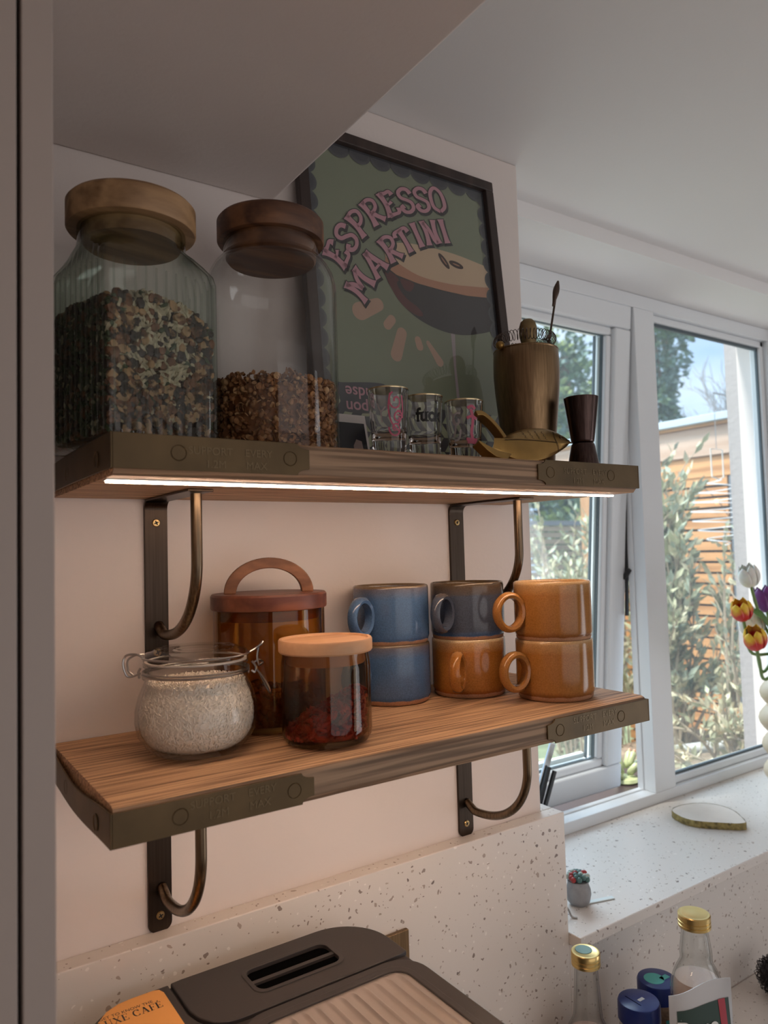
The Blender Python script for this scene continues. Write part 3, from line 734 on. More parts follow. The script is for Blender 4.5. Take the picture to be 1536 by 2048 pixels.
# chequered foot of the print
art('cream', [(s0, t0), (s1, t0), (s1, .088), (s0, .088)], 1)
k = 0
for r in range(4):
    y0 = t0 + r*.0185
    for i in range(12):
        x = s0 + i*.0245 + (r % 2)*.012
        poly = [(x, y0), (x+.0135, y0+.0185), (x+.027, y0+.0185), (x+.0135, y0)] if r % 2 else [(x+.0135, y0), (x, y0+.0185), (x+.0135, y0+.0185), (x+.027, y0)]
        art('grey', clipx(poly), 2)
# groovy lettering: strokes that flare at their ends
GL = {
 'E': (.60, [([(.14, 0), (.20, .5), (.12, 1)], .17, .55), ([(.12, .92), (.34, .93), (.50, .95), (.56, .80)], .13, .7), ([(.18, .50), (.33, .50), (.44, .56)], .10, .6), ([(.14, .07), (.36, .07), (.54, .09), (.60, .26)], .13, .7)]),
 'S': (.58, [([(.55, .76), (.46, .93), (.28, .97), (.11, .84), (.14, .64), (.32, .53), (.49, .40), (.50, .18), (.34, .04), (.15, .06), (.06, .22), (.18, .30)], .135, .3)]),
 'P': (.60, [([(.16, 0), (.20, .5), (.14, 1)], .17, .55), ([(.14, .93), (.38, .97), (.56, .84), (.54, .60), (.38, .46), (.22, .47)], .13, .1)]),
 'R': (.64, [([(.16, 0), (.20, .5), (.14, 1)], .17, .55), ([(.14, .93), (.38, .97), (.56, .84), (.54, .62), (.38, .50), (.22, .50)], .13, .1), ([(.28, .48), (.42, .26), (.60, .02)], .15, .6)]),
 'O': (.62, [([(.31, .0), (.10, .18), (.06, .5), (.12, .82), (.31, .99), (.50, .82), (.56, .5), (.52, .18), (.31, .0)], .14, .0)]),
 'M': (.86, [([(.10, 0), (.16, .5), (.10, 1)], .15, .6), ([(.10, .95), (.28, .72), (.38, .34)], .14, .1), ([(.38, .34), (.50, .72), (.68, .95)], .14, .1), ([(.76, 0), (.68, .5), (.72, 1)], .16, .6)]),
 'A': (.70, [([(.08, 0), (.22, .5), (.34, 1)], .15, .5), ([(.62, 0), (.48, .5), (.34, 1)], .17, .5), ([(.20, .32), (.5, .32)], .10, .0)]),
 'T': (.60, [([(.30, 0), (.31, .5), (.29, .95)], .16, .55), ([(.03, .74), (.08, .90), (.30, .93), (.52, .92), (.57, .74)], .13, .4)]),
 'I': (.32, [([(.16, 0), (.16, .5), (.16, 1)], .16, .6)]),
 'N': (.66, [([(.12, 0), (.16, .5), (.12, 1)], .15, .6), ([(.14, .95), (.30, .62), (.38, .20), (.46, .04)], .14, .2), ([(.54, .02), (.50, .5), (.56, 1)], .15, .5)]),
}
def ribbon(pts, w0, fl, grow=0.0):
    P = crom([(a, b, 0) for a, b in pts], 7); m_ = len(P); quads = []; lft = []; rgt = []
    for i, p in enumerate(P):
        d = (P[min(i+1, m_-1)] - P[max(i-1, 0)]).normalized(); nn = Vector((-d.y, d.x, 0)); u = abs(2*i/(m_-1)-1)
        wd = w0*(1 + fl*u**3)/2 + grow
        q = p.copy()
        if grow and i == 0: q = p - d*grow
        if grow and i == m_-1: q = p + d*grow
        lft.append(q + nn*wd); rgt.append(q - nn*wd)
    return lft, rgt
def glyph(ch, org, xd, yd, key, lvl, grow=0, off=(0, 0)):
    for pts, w0, fl in GL[ch][1]:
        l, r = ribbon(pts, w0, fl, grow); pr_.mat(pm[key])
        n0 = len(l); vs = []
        for v in l + r:
            q = org + xd*v.x + yd*v.y; vs.append(PP(q.x + off[0], q.y + off[1], -.0083 + lvl*.00012))
        pr_.add(vs, [(i, i+1, n0+i+1, n0+i) for i in range(n0-1)])
def word(txt, basepts, h, squeeze=1.0):
    P = crom([(a, b, 0) for a, b in basepts], 12); ln = [0]
    for i in range(1, len(P)): ln.append(ln[-1] + (P[i]-P[i-1]).length)
    tot = sum(GL[c][0] for c in txt); sc_ = ln[-1]/tot
    def at(s):
        s = max(0, min(ln[-1]-1e-6, s)); i = max(k for k in range(len(ln)-1) if ln[k] <= s); f_ = (s-ln[i])/(ln[i+1]-ln[i]); return P[i].lerp(P[i+1], f_)
    s = 0
    for ch in txt:
        wd = GL[ch][0]*sc_; a, b = at(s), at(s+wd); d = (b-a).normalized(); nn = Vector((-d.y, d.x, 0))
        xd = d*sc_*.95; yd = nn*h
        glyph(ch, a, xd, yd, 'out', 8, .035, (.0020, -.0024)); glyph(ch, a, xd, yd, 'out', 9, .032); glyph(ch, a, xd, yd, 'pink', 10)
        s += wd
word('ESPRESSO', [(.0566, .2485), (.0703, .2743), (.0856, .2946), (.106, .3166), (.1284, .3342), (.155, .348), (.1862, .3579), (.2339, .3705)], .0335)
word('MARTINI', [(.083, .211), (.0931, .2319), (.1108, .2538), (.1319, .2762), (.159, .2936), (.1761, .3051), (.1976, .3142), (.2336, .325)], .0335)
# small upside-down words by the foot
for wd_, cx, cy, sz in (('vodka', .088, .0935, .0001), ):
    pass
art('grey', blob([(.036, .1065), (.045, .1090), (.10, .1130), (.105, .098), (.10, .078), (.045, .0735), (.038, .085)]), 4)
for wd_, cx, cy in (('ndse', .0640, .0985), ('pon', .0600, .0800)):
    v, f_ = text_polys(wd_, .0205, .0003); pr_.mat(pm['pink']); pr_.add([PP(cx - a, cy - b, -.0083 + 11*.00012) for a, b, _ in v], f_)
pr_.build('print', None, poster, smooth=0, fix=False)
mb = MB(); pbar(mb, FWd-.002, PW-FWd+.002, FWd-.002, PH-FWd+.002, -.0061, -.0060); mb.build('glazing', glass('frame_glazing', (.96, .97, .96), .9, 1.5), poster)

# instant photo leaning on the poster
t = thing('instant_photo', (.2975, -.0745, ZU), 'small white bordered instant photo leaning behind the left shot glass', 'photo', rz=.02)
tl_ = math.radians(13)
def QP(a, b, h=0): return (a, b*math.sin(tl_) - h*math.cos(tl_), b*math.cos(tl_) + h*math.sin(tl_) + .0004)
MB().prism([(-.024, 0), (.027, 0), (.027, .066), (-.024, .066)], lambda a, b, h: QP(a, b, h), .0006).build('paper', pbr('photo_paper', (.62, .58, .56), .4), t)
MB().flat([(-.016, .012), (.024, .012), (.024, .056), (-.016, .056)], lambda a, b: QP(a, b, .0007)).build('picture', pbr('photo_print', (.012, .012, .018), .25), t)
mb = MB(); mb.flat([(.006, .018), (.012, .014), (.018, .022), (.017, .034), (.010, .036), (.005, .028)], lambda a, b: QP(a, b, .0009)); mb.build('pale_figure', pbr('photo_skin', (.30, .22, .20), .3), t)

# shot glasses
def shot(c, rb, rt, h, cav, label, deco):
    t = thing('shot_glass', (*c, ZU), label, 'shot glass', 'shot glasses in front of the poster')
    pr2 = [(0, .0004), (rb-.0015, .0004), (rb, .002), (rb, cav-.004), (rb+.0006, cav)]
    for i in range(1, 9): u = i/8; pr2.append((rb+.0006 + (rt-rb-.0006)*u, cav + (h-cav)*u))
    pr2 += [(rt-.0004, h+.0006), (rt-.0012, h+.0004)]
    for i in range(1, 8): u = 1-i/8; pr2.append((rb-.0012 + (rt-rb)*u, cav+.003 + (h-cav-.003)*u))
    pr2 += [(rb-.003, cav+.001), (rb-.007, cav-.001), (0, cav-.0018)]
    MB().lathe(pr2, 48).build('glass', M['shotglass'], t, smooth=50)
    MB().lathe([(rt+.0002, h-.0007), (rt+.0003, h+.0002), (rt-.0003, h+.0010), (rt-.0012, h+.0008)], 48).build('gilt_rim', M['giltrim'], t)
    def wrap(a, b, off=.0003):
        """a metres round from the side facing the camera, b height"""
        r = rb + .0006 + (rt-rb-.0006)*max(0, (b-cav)/(h-cav)) + off; dirc = math.atan2(CAM.y-c[1], CAM.x-c[0]); th = dirc + a/r
        return (r*math.cos(th), r*math.sin(th), b)
    deco(t, wrap)
M['giltrim'] = pbr('gilt_rim', (.75, .60, .36), .25, 1.0)
M['pinkink'] = pbr('pink_print', (.50, .09, .16), .5); M['blackink'] = pbr('black_print', (.01, .01, .01), .4); M['paleink'] = pbr('pale_print', (.45, .40, .40), .5)
def strokes(t, wrap, name, mat, lines, wd):
    mb = MB()
    for pts in lines:
        l, r = ribbon(pts, wd, .1); n0 = len(l); mb.add([wrap(v.x, v.y) for v in l + r], [(i, i+1, n0+i+1, n0+i) for i in range(n0-1)])
    mb.build(name, mat, t, smooth=0, fix=False)
def spiral(cx, cy, r, turns, a0, s=1): return [(cx + r*(1-i/22)*math.cos(a0 + s*turns*2*PI*i/22), cy + 1.25*r*(1-i/22)*math.sin(a0 + s*turns*2*PI*i/22)) for i in range(19)]
def deco1(t, w_):
    strokes(t, w_, 'pink_print', M['pinkink'], [spiral(.008, .062, .008, 1.5, 2), spiral(.010, .045, .006, 1.3, 0), spiral(.007, .034, .007, 1.6, 3), [(.002, .07), (.0, .055), (.003, .04), (.012, .030)], [(.015, .068), (.016, .05), (.010, .038)], [(.009, .052), (.014, .052)], [(.009, .048), (.015, .047)]], .0016)
    strokes(t, w_, 'pale_print', M['paleink'], [[(-.012, .06), (-.008, .052), (-.003, .056)], [(-.008, .052), (-.007, .04)]], .0015)
def deco2(t, w_):
    mb = MB(); v, f_ = text_polys('fuck', .0205, .0007); mb.add([w_(a*.86 + .0055, b + .0560) for a, b, _ in v], f_)
    # slab ends that give the word its blackletter look
    for x, z in ((-.0065, .0500), (-.0065, .0590), (-.0010, .0500), (-.0010, .0592), (.0042, .0500), (.0042, .0592), (.0095, .0500), (.0095, .0592), (.0148, .0500), (.0148, .0630)):
        mb.add([w_(x-.0014, z), w_(x, z-.0011), w_(x+.0014, z), w_(x, z+.0011)], [(0, 1, 2, 3)])
    mb.build('black_lettering', M['blackink'], t, smooth=0, fix=False)
def deco3(t, w_):
    strokes(t, w_, 'pink_print', M['pinkink'], [[(.008, .062), (.010, .05), (.008, .036), (.010, .027)], [(.003, .052), (.009, .054), (.015, .051)], [(.002, .029), (.015, .028)], [(.003, .026), (.014, .025)], [(.004, .063), (.009, .065), (.013, .062)]], .0032)
    strokes(t, w_, 'pale_print', M['paleink'], [spiral(-.008, .05, .007, 1.2, 1), [(-.015, .06), (-.010, .045), (-.012, .032)], [(-.004, .04), (-.006, .03), (-.012, .028)]], .0022)
shot((.3031, -.1384), .0177, .0215, .0768, .0255, 'left shot glass with pink patterned print and gilt rim', deco1)
shot((.3663, -.1172), .0174, .0215, .0790, .0285, 'middle shot glass with black lettering', deco2)
shot((.4052, -.1397), .0175, .0215, .0732, .0240, 'right shot glass with solid pink print, nearest the brass fish', deco3)

# brass fish bottle opener leaning on the shaker
M['fish'] = pbr('polished_brass', (.34, .20, .062), .34, .9, var=.2, vscale=30); M['fishdark'] = pbr('worn_brass', (.10, .06, .03), .4, 1.0)
t = thing('bottle_opener', (.48, -.187, ZU), 'brass fish shaped bottle opener lying against the brass shaker', 'bottle opener')
fa = math.atan2(1, .5) ; fe = Vector((0, .447, .894)); fn_ = Vector((0, -.894, .447))
def FP(x, z, h=0): v = Vector((x-.48, 0, 0)) + fe*((z)/.894) + fn_*h; return (v.x, v.y, v.z)
up_ = [(.405, .012), (.417, .0215), (.4271, .0275), (.4466, .0360), (.4696, .0427), (.4955, .0459), (.5156, .0448), (.5293, .0394), (.5378, .0323)]
lo_ = [(.5299, .0292), (.5330, .0265), (.517, .019), (.5007, .0125), (.4811, .0060), (.462, .0030), (.440, .0035), (.424, .0075), (.412, .0105)]
body = [(v.x, v.y) for v in crom([(a, b, 0) for a, b in up_], 4)] + [(v.x, v.y) for v in crom([(a, b, 0) for a, b in lo_], 4)]
# pillowed body: a ridge along the middle
mb = MB(); nb_ = len(body); cx_, cz_ = .475, .024
rg_ = [(1, 1, 0), (.995, .97, .0022), (.975, .80, .0045), (.95, .45, .0066), (.93, .06, .0080)]
vs = [FP(cx_ + (a-cx_)*kx_, cz_ + (b-cz_)*kz_ + .0004*(1-kz_), h_) for kx_, kz_, h_ in rg_ for a, b in body]
mb.add(vs, [list(range(nb_))[::-1]] + [(k_*nb_+i, k_*nb_+(i+1) % nb_, (k_+1)*nb_+(i+1) % nb_, (k_+1)*nb_+i) for k_ in range(4) for i in range(nb_)] + [list(range(4*nb_, 5*nb_))])
mb.build('body', M['fish'], t, smooth=18)
def FH(x, z):
    zs_ = []
    for i in range(nb_):
        (x0_, z0_), (x1_, z1_) = body[i], body[(i+1) % nb_]
        if (x0_-x)*(x1_-x) <= 0 and abs(x1_-x0_) > 1e-9: zs_.append(z0_ + (z1_-z0_)*(x-x0_)/(x1_-x0_))
    hi, lo = (max(zs_), min(zs_)) if zs_ else (cz_+.01, cz_-.01)
    f_ = min(1, max(.06, (z-cz_)/max(1e-4, hi-cz_) if z > cz_ else (cz_-z)/max(1e-4, cz_-lo)))
    tab = sorted((kz_, h_) for kx_, kz_, h_ in rg_)
    for (a0, h0), (a1, h1) in zip(tab, tab[1:]):
        if f_ <= a1: return h0 + (h1-h0)*(f_-a0)/(a1-a0)
    return 0
mb = MB(); mb.lathe([(.0030, -.0015), (.0030, .0008), (.0022, .0014), (.0013, .0004), (0, .0004)], 16)
e0 = Vector(FP(.5205, .0325, FH(.5205, .0325))); mb.v = [tuple(e0 + Vector((1, 0, 0))*x + fe*y + fn_*z) for x, y, z in mb.v]; mb.build('eye', M['fishdark'], t)
mb = MB()
def etch(pts, wd):
    l_, r_ = ribbon(pts, wd, .0); n0 = len(l_); mb.add([FP(v.x, v.y, FH(v.x, v.y) + .00045) for v in l_ + r_], [(i, i+1, n0+i+1, n0+i) for i in range(n0-1)])
etch([(.513, .0405), (.5085, .032), (.5075, .024), (.510, .0165)], .0011)          # gill
etch([(.425, .0225), (.450, .0245), (.480, .0250), (.507, .0248)], .0008)           # mid line
etch([(.5365, .0300), (.5315, .0296), (.5265, .0285)], .0010)                       # mouth
for i in range(4):
    for j in range(3):
        x_ = .462 + .0105*i; z_ = .0285 + .0042*j
        etch([(x_, z_+.0018), (x_-.0022, z_), (x_, z_-.0018)], .0006)
mb.build('etched_lines', M['fishdark'], t, smooth=0, fix=False)
# forked tail with thick upper arm
ta = MB(); arm = crom([(.4330, .0285, 0), (.4285, .0400, 0), (.4220, .0500, 0), (.4135, .0565, 0), (.4040, .0560, 0)], 5)
w_ = .0028
l = []; r = []
for i, p in enumerate(arm):
    d = (arm[min(i+1, len(arm)-1)] - arm[max(i-1, 0)]).normalized(); nn = Vector((-d.y, d.x, 0)); l.append(p + nn*w_); r.append(p - nn*w_)
poly = [(v.x, v.y) for v in l] + [(v.x, v.y) for v in r[::-1]]
ta.prism(poly, lambda a, b, h: FP(a, b, h-.007), .011); ta.build('tail_fork', M['fish'], t, bevel=.0008)
tb_ = MB(); tb_.prism([(.430, .008), (.412, .0105), (.398, .0165), (.3890, .0215), (.3880, .0195), (.396, .0100), (.405, .0035), (.420, .0010)], lambda a, b, h: FP(a, b, h-.006), .012); tb_.build('tail_fork', M['fish'], t, bevel=.0008)

# cocktail shaker tin and the tools in it
SCx = (.538, -.108, ZU)
M['brassb'] = brushed('brushed_brass', (.24, .155, .085), .34, 'Z', .22)
M['brassd'] = brushed('dark_brushed_brass', (.105, .075, .06), .32, 'Z', .25)
t = thing('cocktail_shaker', SCx, 'tall brushed brass shaker cup holding bar tools', 'shaker')
MB().lathe([(0, .0004), (.0295, .0004), (.0305, .002), (.0325, .03), (.0370, .075), (.0400, .105), (.0412, .125), (.0410, .143), (.0402, .1562), (.0398, .1568), (.0393, .156), (.0400, .143), (.0402, .125), (.0390, .105), (.0360, .075), (.0315, .03), (.0295, .004), (0, .004)], 72).build('cup', M['brassb'], t, smooth=50)
MB().lathe([(.0403, .1545), (.0408, .1556), (.0403, .1568), (.0397, .1562)], 72).build('rim', M['brassb'], t)
t = thing('cocktail_strainer', (SCx[0]-.001, SCx[1], ZU+.1575), 'coil spring cocktail strainer resting in the shaker mouth', 'strainer')
helix = [((.0335 + .0055*math.cos(q*46))*math.cos(q + 2.2), (.0335 + .0055*math.cos(q*46))*math.sin(q + 2.2), .0120 + .0065*math.sin(q*46)) for q in [5.4*i/1100 for i in range(1101)]]
MB().tube(helix, .00045, 5).build('coil_spring', M['brassd'], t)
MB().lathe([(0, -.0008), (.031, -.0008), (.0315, .0002), (0, .0002)], 40).build('plate', M['brassd'], t)
MB().sphere((-.0405, .002, .0015), .0056, 16, 10).build('ear', M['fish'], t)
t = thing('muddler', (SCx[0]+.012, SCx[1]+.006, ZU+.006), 'round ended brass muddler standing in the shaker', 'muddler')
MB().lathe([(0, 0), (.008, .0005), (.0095, .006), (.0095, .165), (.0112, .172), (.0115, .178), (.0112, .185), (.0095, .191), (.006, .1945), (0, .196)], 32).build('rod', pbr('dull_brass', (.24, .17, .085), .42, .9), t)
t = thing('bar_spoon', (.5700, -.1080, ZU+.1585), 'thin twisted brass bar spoon rising above the shaker', 'bar spoon')
q = Vector((.0325, .000, .0985)); k_ = []
sp = MB(); pts = [Vector((-.0060, 0, -.050)).lerp(q, i/40)*1.0 for i in range(41)]
sp.tube(pts, [.0013 + .0006*abs(math.sin(i*1.05)) if i < 20 else .0014 for i in range(41)], 8); sp.build('twisted_stem', M['brassd'], t)
sp = MB(); tp = [q*(.66 + .36*i/14) for i in range(15)]
sp.tube(tp, [.0014 + .0030*math.sin(PI*min(1, (i/14)**1.4))**1.2 for i in range(15)], 10); sp.build('teardrop_end', M['brassd'], t)

# jigger
t = thing('jigger', (.5680, -.1680, ZU), 'dark bronze double cone jigger at right end of the upper shelf', 'jigger')
M['bronze'] = brushed('dark_bronze', (.075, .05, .045), .3, 'Z', .25)
MB().lathe([(0, .0305), (.0125, .0332), (.0136, .0345), (.0140, .0365), (.0208, .0882), (.0203, .0886), (.0198, .088), (.0130, .037), (0, .035)], 48).build('upper_cup', M['bronze'], t, smooth=50)
MB().lathe([(.0186, .0012), (.0195, .0004), (.0194, .002), (.0140, .0305), (.0134, .0320), (.0120, .0330), (0, .0331), (0, .030), (.0130, .029)], 48).build('lower_cup', M['bronze'], t, smooth=50)

# ------------------------------------------------------------------ lower shelf
RC = (.1005, -.1160, 0)
t = thing('clip_top_jar', RC, 'clear glass clip top jar of white rice', 'jar')
op = [(0, .0006), (.034, .0006), (.0385, .0025), (.0455, .009), (.0515, .0185), (.0536, .029), (.0532, .040), (.0505, .051), (.0470, .0595), (.0452, .0635), (.0450, .066), (.0470, .0675), (.0470, .0700), (.0448, .0715), (.0446, .0765), (.0462, .078), (.0462, .0800), (.0425, .0805), (.0420, .079), (.0420, .066), (.0440, .059), (.0475, .0505), (.0505, .040), (.0508, .029), (.0488, .0195), (.0430, .0105), (.036, .0055), (0, .005)]
MB().lathe(op, 72).build('glass_body', M['jarglass'], t, smooth=50)
MB().lathe([(0, .0845), (.030, .0845), (.040, .0815), (.0455, .0815), (.0462, .083), (.0462, .0865), (.0445, .0885), (.038, .0905), (.036, .0922), (.0345, .0922), (.033, .0908), (.021, .0905), (.0195, .0918), (.0180, .0918), (.0165, .0905), (0, .0905)], 64).build('glass_lid', M['jarglass'], t, smooth=40)
MB().lathe([(.0425, .0803), (.0448, .0803), (.0448, .0817), (.0425, .0817)], 48, closed=True).build('rubber_seal', pbr('seal', (.55, .50, .45), .5), t)
view = math.atan2(CAM.y-RC[1], CAM.x-RC[0])          # the side that faces the camera
def pol(da, r, z): return Vector((r*math.cos(view+da), r*math.sin(view+da), z))
mbw = MB()
mbw.tube([pol(2*PI*i/60, .0463, .0705) for i in range(60)], .0011, 8, closed=True)
mbw.tube([pol(2*PI*i/60, .0463, .0728) for i in range(60)], .0008, 8, closed=True)
mbw.build('neck_wire', M['steel'], t)
L_, R_ = -1.62, 1.62                                    # image left / right around the neck
bail = MB()
# loop standing out at the left
lf = [pol(L_+.30, .0465, .0868), pol(L_+.05, .052, .0885), pol(L_, .0605, .0872), pol(L_, .0630, .0800), pol(L_, .0600, .0700), pol(L_, .0550, .0690), pol(L_+.02, .0480, .0715)]
bail.tube(crom(lf, 6), .0010, 8)
bail.tube(crom([pol(L_-.18, .0465, .0868), pol(L_-.05, .053, .0870), pol(L_-.02, .0590, .0830), pol(L_, .0585, .0745), pol(L_, .0545, .0700)], 6), .0009, 8)
bail.tube(crom([pol(L_+.02, .0480, .0760), pol(L_+.01, .0500, .0720), pol(L_, .0490, .0670)], 5), .0011, 8)
bail.tube([pol(L_+.30 + (2*PI - 2*.0 - .48)*i/50*1.0, .0467, .0868) for i in range(0)], .001, 8) if False else None
bail.build('hinge_wire', M['steel'], t)
MB().tube([pol(L_+.28 + (R_-L_-.45)*i/30, .0470, .0858) for i in range(31)], .0009, 8).build('lid_wire', M['steel'], t)
cl = MB()
cl.tube(crom([pol(R_-.20, .0470, .0858), pol(R_-.05, .0530, .0880), pol(R_, .0580, .0910), pol(R_+.04, .0600, .0930)], 6), .0012, 8)
cl.tube(crom([pol(R_, .0560, .0895), pol(R_, .0545, .0800), pol(R_+.02, .0560, .0720), pol(R_+.06, .0600, .0740), pol(R_+.03, .0560, .0765), pol(R_, .0500, .0740)], 6), .0011, 8)
cl.tube(crom([pol(R_+.02, .0540, .0680), pol(R_+.02, .0600, .0600), pol(R_+.04, .0660, .0480), pol(R_+.10, .0670, .0450), pol(R_+.12, .0640, .0500), pol(R_+.09, .0570, .0640), pol(R_+.05, .0530, .0690)], 6), .0010, 8)
cl.tube(crom([pol(R_, .0495, .0760), pol(R_, .0530, .0710), pol(R_, .0520, .0660), pol(R_, .0490, .0680)], 5), .0012, 8)
cl.build('clasp', M['steel'], t)
M['rice'] = pbr('rice_grain', (.92, .83, .72), .5, var=.06, vscale=300)
def rin(z):
    tab = [(.0056, .0355), (.0105, .0424), (.0195, .0482), (.029, .0502), (.040, .0499), (.0505, .0470), (.059, .0434), (.07, .0415)]
    for (a, ra), (b, rb) in zip(tab, tab[1:]):
        if z <= b: return ra + (rb-ra)*max(0, (z-a)/(b-a))
    return tab[-1][1]
mb = MB(); mb.lathe([(0, .0058)] + [(rin(z)-.0016, z) for z in (.0060, .0105, .0195, .029, .040, .0505, .058, .0605)] + [(.02, .0615), (0, .0615)], 48)
for i in range(5200):
    a = rnd(0, 2*PI)
    if i < 4400: z = rnd(.0065, .0625); r = rin(z) - rnd(.0008, .0017)
    else: r = .0425*math.sqrt(random.random()); z = .0622 + rnd(-.0004, .001)
    c = Vector((r*math.cos(a), r*math.sin(a), z)); tg = Vector((-math.sin(a), math.cos(a), 0))
    d = (tg*rnd(-1, 1) + Vector((0, 0, 1))*rnd(-1, 1) + Vector((math.cos(a), math.sin(a), 0))*rnd(-.25, .25))
    grain(mb, c, d, rnd(.0024, .0031), .00075, 4)
o = []
for x, y, z in mb.v:
    z = max(.0057, z); R1_ = rin(z)+.0003; r = math.hypot(x, y); k_ = min(1, R1_/r) if r else 1; o.append((x*k_, y*k_, z))
mb.v = o
tag(mb.build('rice', M['rice'], None, loc=RC, smooth=60), 'white rice grains filling the clip top jar', 'dry food', kind='stuff')

# tall amber canister with arched wooden handle
AC = (.1983, -.0625, 0)
t = thing('storage_canister', AC, 'tall amber glass canister with arched wooden handle behind the rice jar', 'canister')
def tubeprof(r, h, th=.003): return [(0, .0006), (r-.004, .0006), (r-.001, .003), (r, .007), (r, h), (r-th, h), (r-th, .008), (r-th-.003, .0065), (0, .0065)]
MB().lathe(tubeprof(.0570, .118), 72).build('glass_body', M['amberglass'], t, smooth=50)
MB().lathe([(0, .1185), (.0588, .1185), (.0595, .1200), (.0595, .1320), (.0580, .1340), (0, .1340)], 64).build('wooden_lid', M['redwood'], t)
MB().lathe([(0, .1075), (.0515, .1075), (.0528, .1095), (.0528, .1187), (0, .1187)], 48).build('lid_stopper', M['redwood'], t)
ha = math.radians(-22); hd = Vector((math.cos(ha), math.sin(ha), 0)); hn = Vector((-hd.y, hd.x, 0))
mb = MB(); vs = []; fs = []; m_ = 24
for i in range(m_+1):
    q = PI*i/m_
    for ro, s in ((1, 1), (1, -1), (.0, -1), (.0, 1)):
        rx, rz_ = (.0460, .0365) if ro else (.0335, .0255)
        v = hd*(rx*math.cos(q)) + hn*(.0065*s) + Vector((0, 0, .1338 + rz_*math.sin(q))); vs.append(v)
for i in range(m_):
    for j in range(4): fs.append((i*4+j, (i+1)*4+j, (i+1)*4+(j+1) % 4, i*4+(j+1) % 4))
fs += [(0, 1, 2, 3), [m_*4+j for j in (3, 2, 1, 0)]]
mb.add(vs, fs); mb.build('arch_handle', M['arch'], t, bevel=.0012)
mb = MB(); mb.lathe([(0, .0068), (.050, .0068), (.0505, .026), (.02, .032), (0, .032)], 32)
for i in range(420):
    a = rnd(0, 2*PI); r = rnd(.047, .052) if i < 300 else .05*math.sqrt(random.random()); z = rnd(.009, .031) if i < 300 else .032 + rnd(-.002, .003)
    lump(mb, Vector((r*math.cos(a), r*math.sin(a), z)), rnd(.003, .0055), .6)
clampr(mb, .0536, .0067)
tag(mb.build('dried_fruit', pbr('dark_dried_fruit', (.10, .035, .012), .45, var=.5, vscale=90), None, loc=AC, smooth=50), 'dark dried fruit at the bottom of the tall amber canister', 'dry food', kind='stuff')

# smoky jar of goji berries
BC = (.2073, -.1629, 0)
t = thing('storage_jar', BC, 'short smoky brown glass jar with pale wooden lid and red berries', 'jar')
op = [(0, .0006), (.033, .0006), (.0385, .003), (.0410, .008), (.0416, .014), (.0416, .070), (.0408, .076), (.0402, .0795), (.0402, .0825), (.0375, .0825), (.0375, .079), (.0385, .075), (.0390, .070), (.0390, .015), (.0382, .010), (.035, .0065), (0, .006)]
MB().lathe(op, 72).build('glass_body', M['smokeglass'], t, smooth=50)
MB().lathe([(0, .0827), (.0425, .0827), (.0436, .0842), (.0436, .0935), (.0428, .0948), (.0400, .0948), (.0392, .0930), (0, .0926)], 64).build('wooden_lid', M['beech'], t)
MB().lathe([(0, .0720), (.0355, .0720), (.0365, .0735), (.0365, .0829), (0, .0829)], 48).build('lid_stopper', M['beech'], t)
mb = MB()
def gtop(x, y): return .030 + .55*(x*math.cos(-.5) + y*math.sin(-.5))
mb.lathe([(0, .0065), (.032, .0065), (.033, .014), (.02, .018), (0, .018)], 32)
for i in range(700):
    a = rnd(0, 2*PI); r = rnd(.030, .0365) if i < 430 else .034*math.sqrt(random.random())
    x, y = r*math.cos(a), r*math.sin(a); tp_ = gtop(x, y) + .004*noise.noise((x*120, y*120, 0)); z = rnd(.008, tp_) if i < 430 else tp_ - rnd(0, .004)
    grain(mb, Vector((x, y, z)), Vector((rnd(-1, 1), rnd(-1, 1), rnd(-.6, .6))), rnd(.0042, .0068), rnd(.0018, .0027), 6)
clampr(mb, .0386, .0063)
M['goji'] = pbr('goji_berry', (.36, .028, .018), .38, var=.5, vscale=110)
tag(mb.build('goji_berries', M['goji'], None, loc=BC, smooth=50), 'dried red goji berries heaped in the smoky jar', 'dry food', kind='stuff')

# mugs
M['amber'] = glaze('amber_glaze', (.36, .15, .035), (.22, .075, .018), (.52, .33, .16), .0675, speck=.14)
M['honey'] = glaze('honey_glaze', (.38, .145, .028), (.26, .075, .014), (.56, .40, .22), .0675, speck=.18)
M['blue'] = glaze('blue_glaze', (.070, .135, .255), (.055, .12, .24), (.18, .12, .07), .0675, speck=.16)
M['bluedk'] = glaze('dark_blue_glaze', (.062, .075, .105), (.050, .115, .235), (.10, .065, .035),   .0675, speck=.18, rimw=.2)
def mug(name, mat):
    t = thing(name, (0, 0, 0), None, 'mug', 'stacked stoneware mugs')
    r, h = .0443, .0675
    p_ = [(0, .0012), (.036, .0012), (.0385, .0), (.0405, .0004), (.0425, .0024), (.0432, .006), (.0438, .0075), (r, .0092), (r, h-.004), (r-.0004, h-.001), (r-.0016, h), (r-.0030, h-.001), (r-.0036, h-.004), (r-.004, .010), (r-.009, .006), (0, .0055)]
    MB().lathe(p_, 72).build('cup', mat, t, smooth=50)
    # ring handle, flat-sided, standing off the wall
    mb = MB(); vs = []; fs = []; m_ = 40; hw = .0062; cz = h*.51; cx_ = r + .0178
    for i in range(m_):
        q = 2*PI*i/m_
        for rr, y in ((.0222, -hw*.7), (.0231, 0), (.0222, hw*.7), (.0192, hw), (.0160, hw*.8), (.0152, 0), (.0160, -hw*.8), (.0192, -hw)):
            vs.append((cx_ + rr*math.cos(q)*.92, y, cz + rr*math.sin(q)))
    for i in range(m_):
        j = (i+1) % m_
        for k in range(8): l = (k+1) % 8; fs.append((i*8+k, j*8+k, j*8+l, i*8+l))
    mb.add(vs, fs); mb.build('handle', mat, t, smooth=50)
    # inner floor so the ring blends into the body
    return t
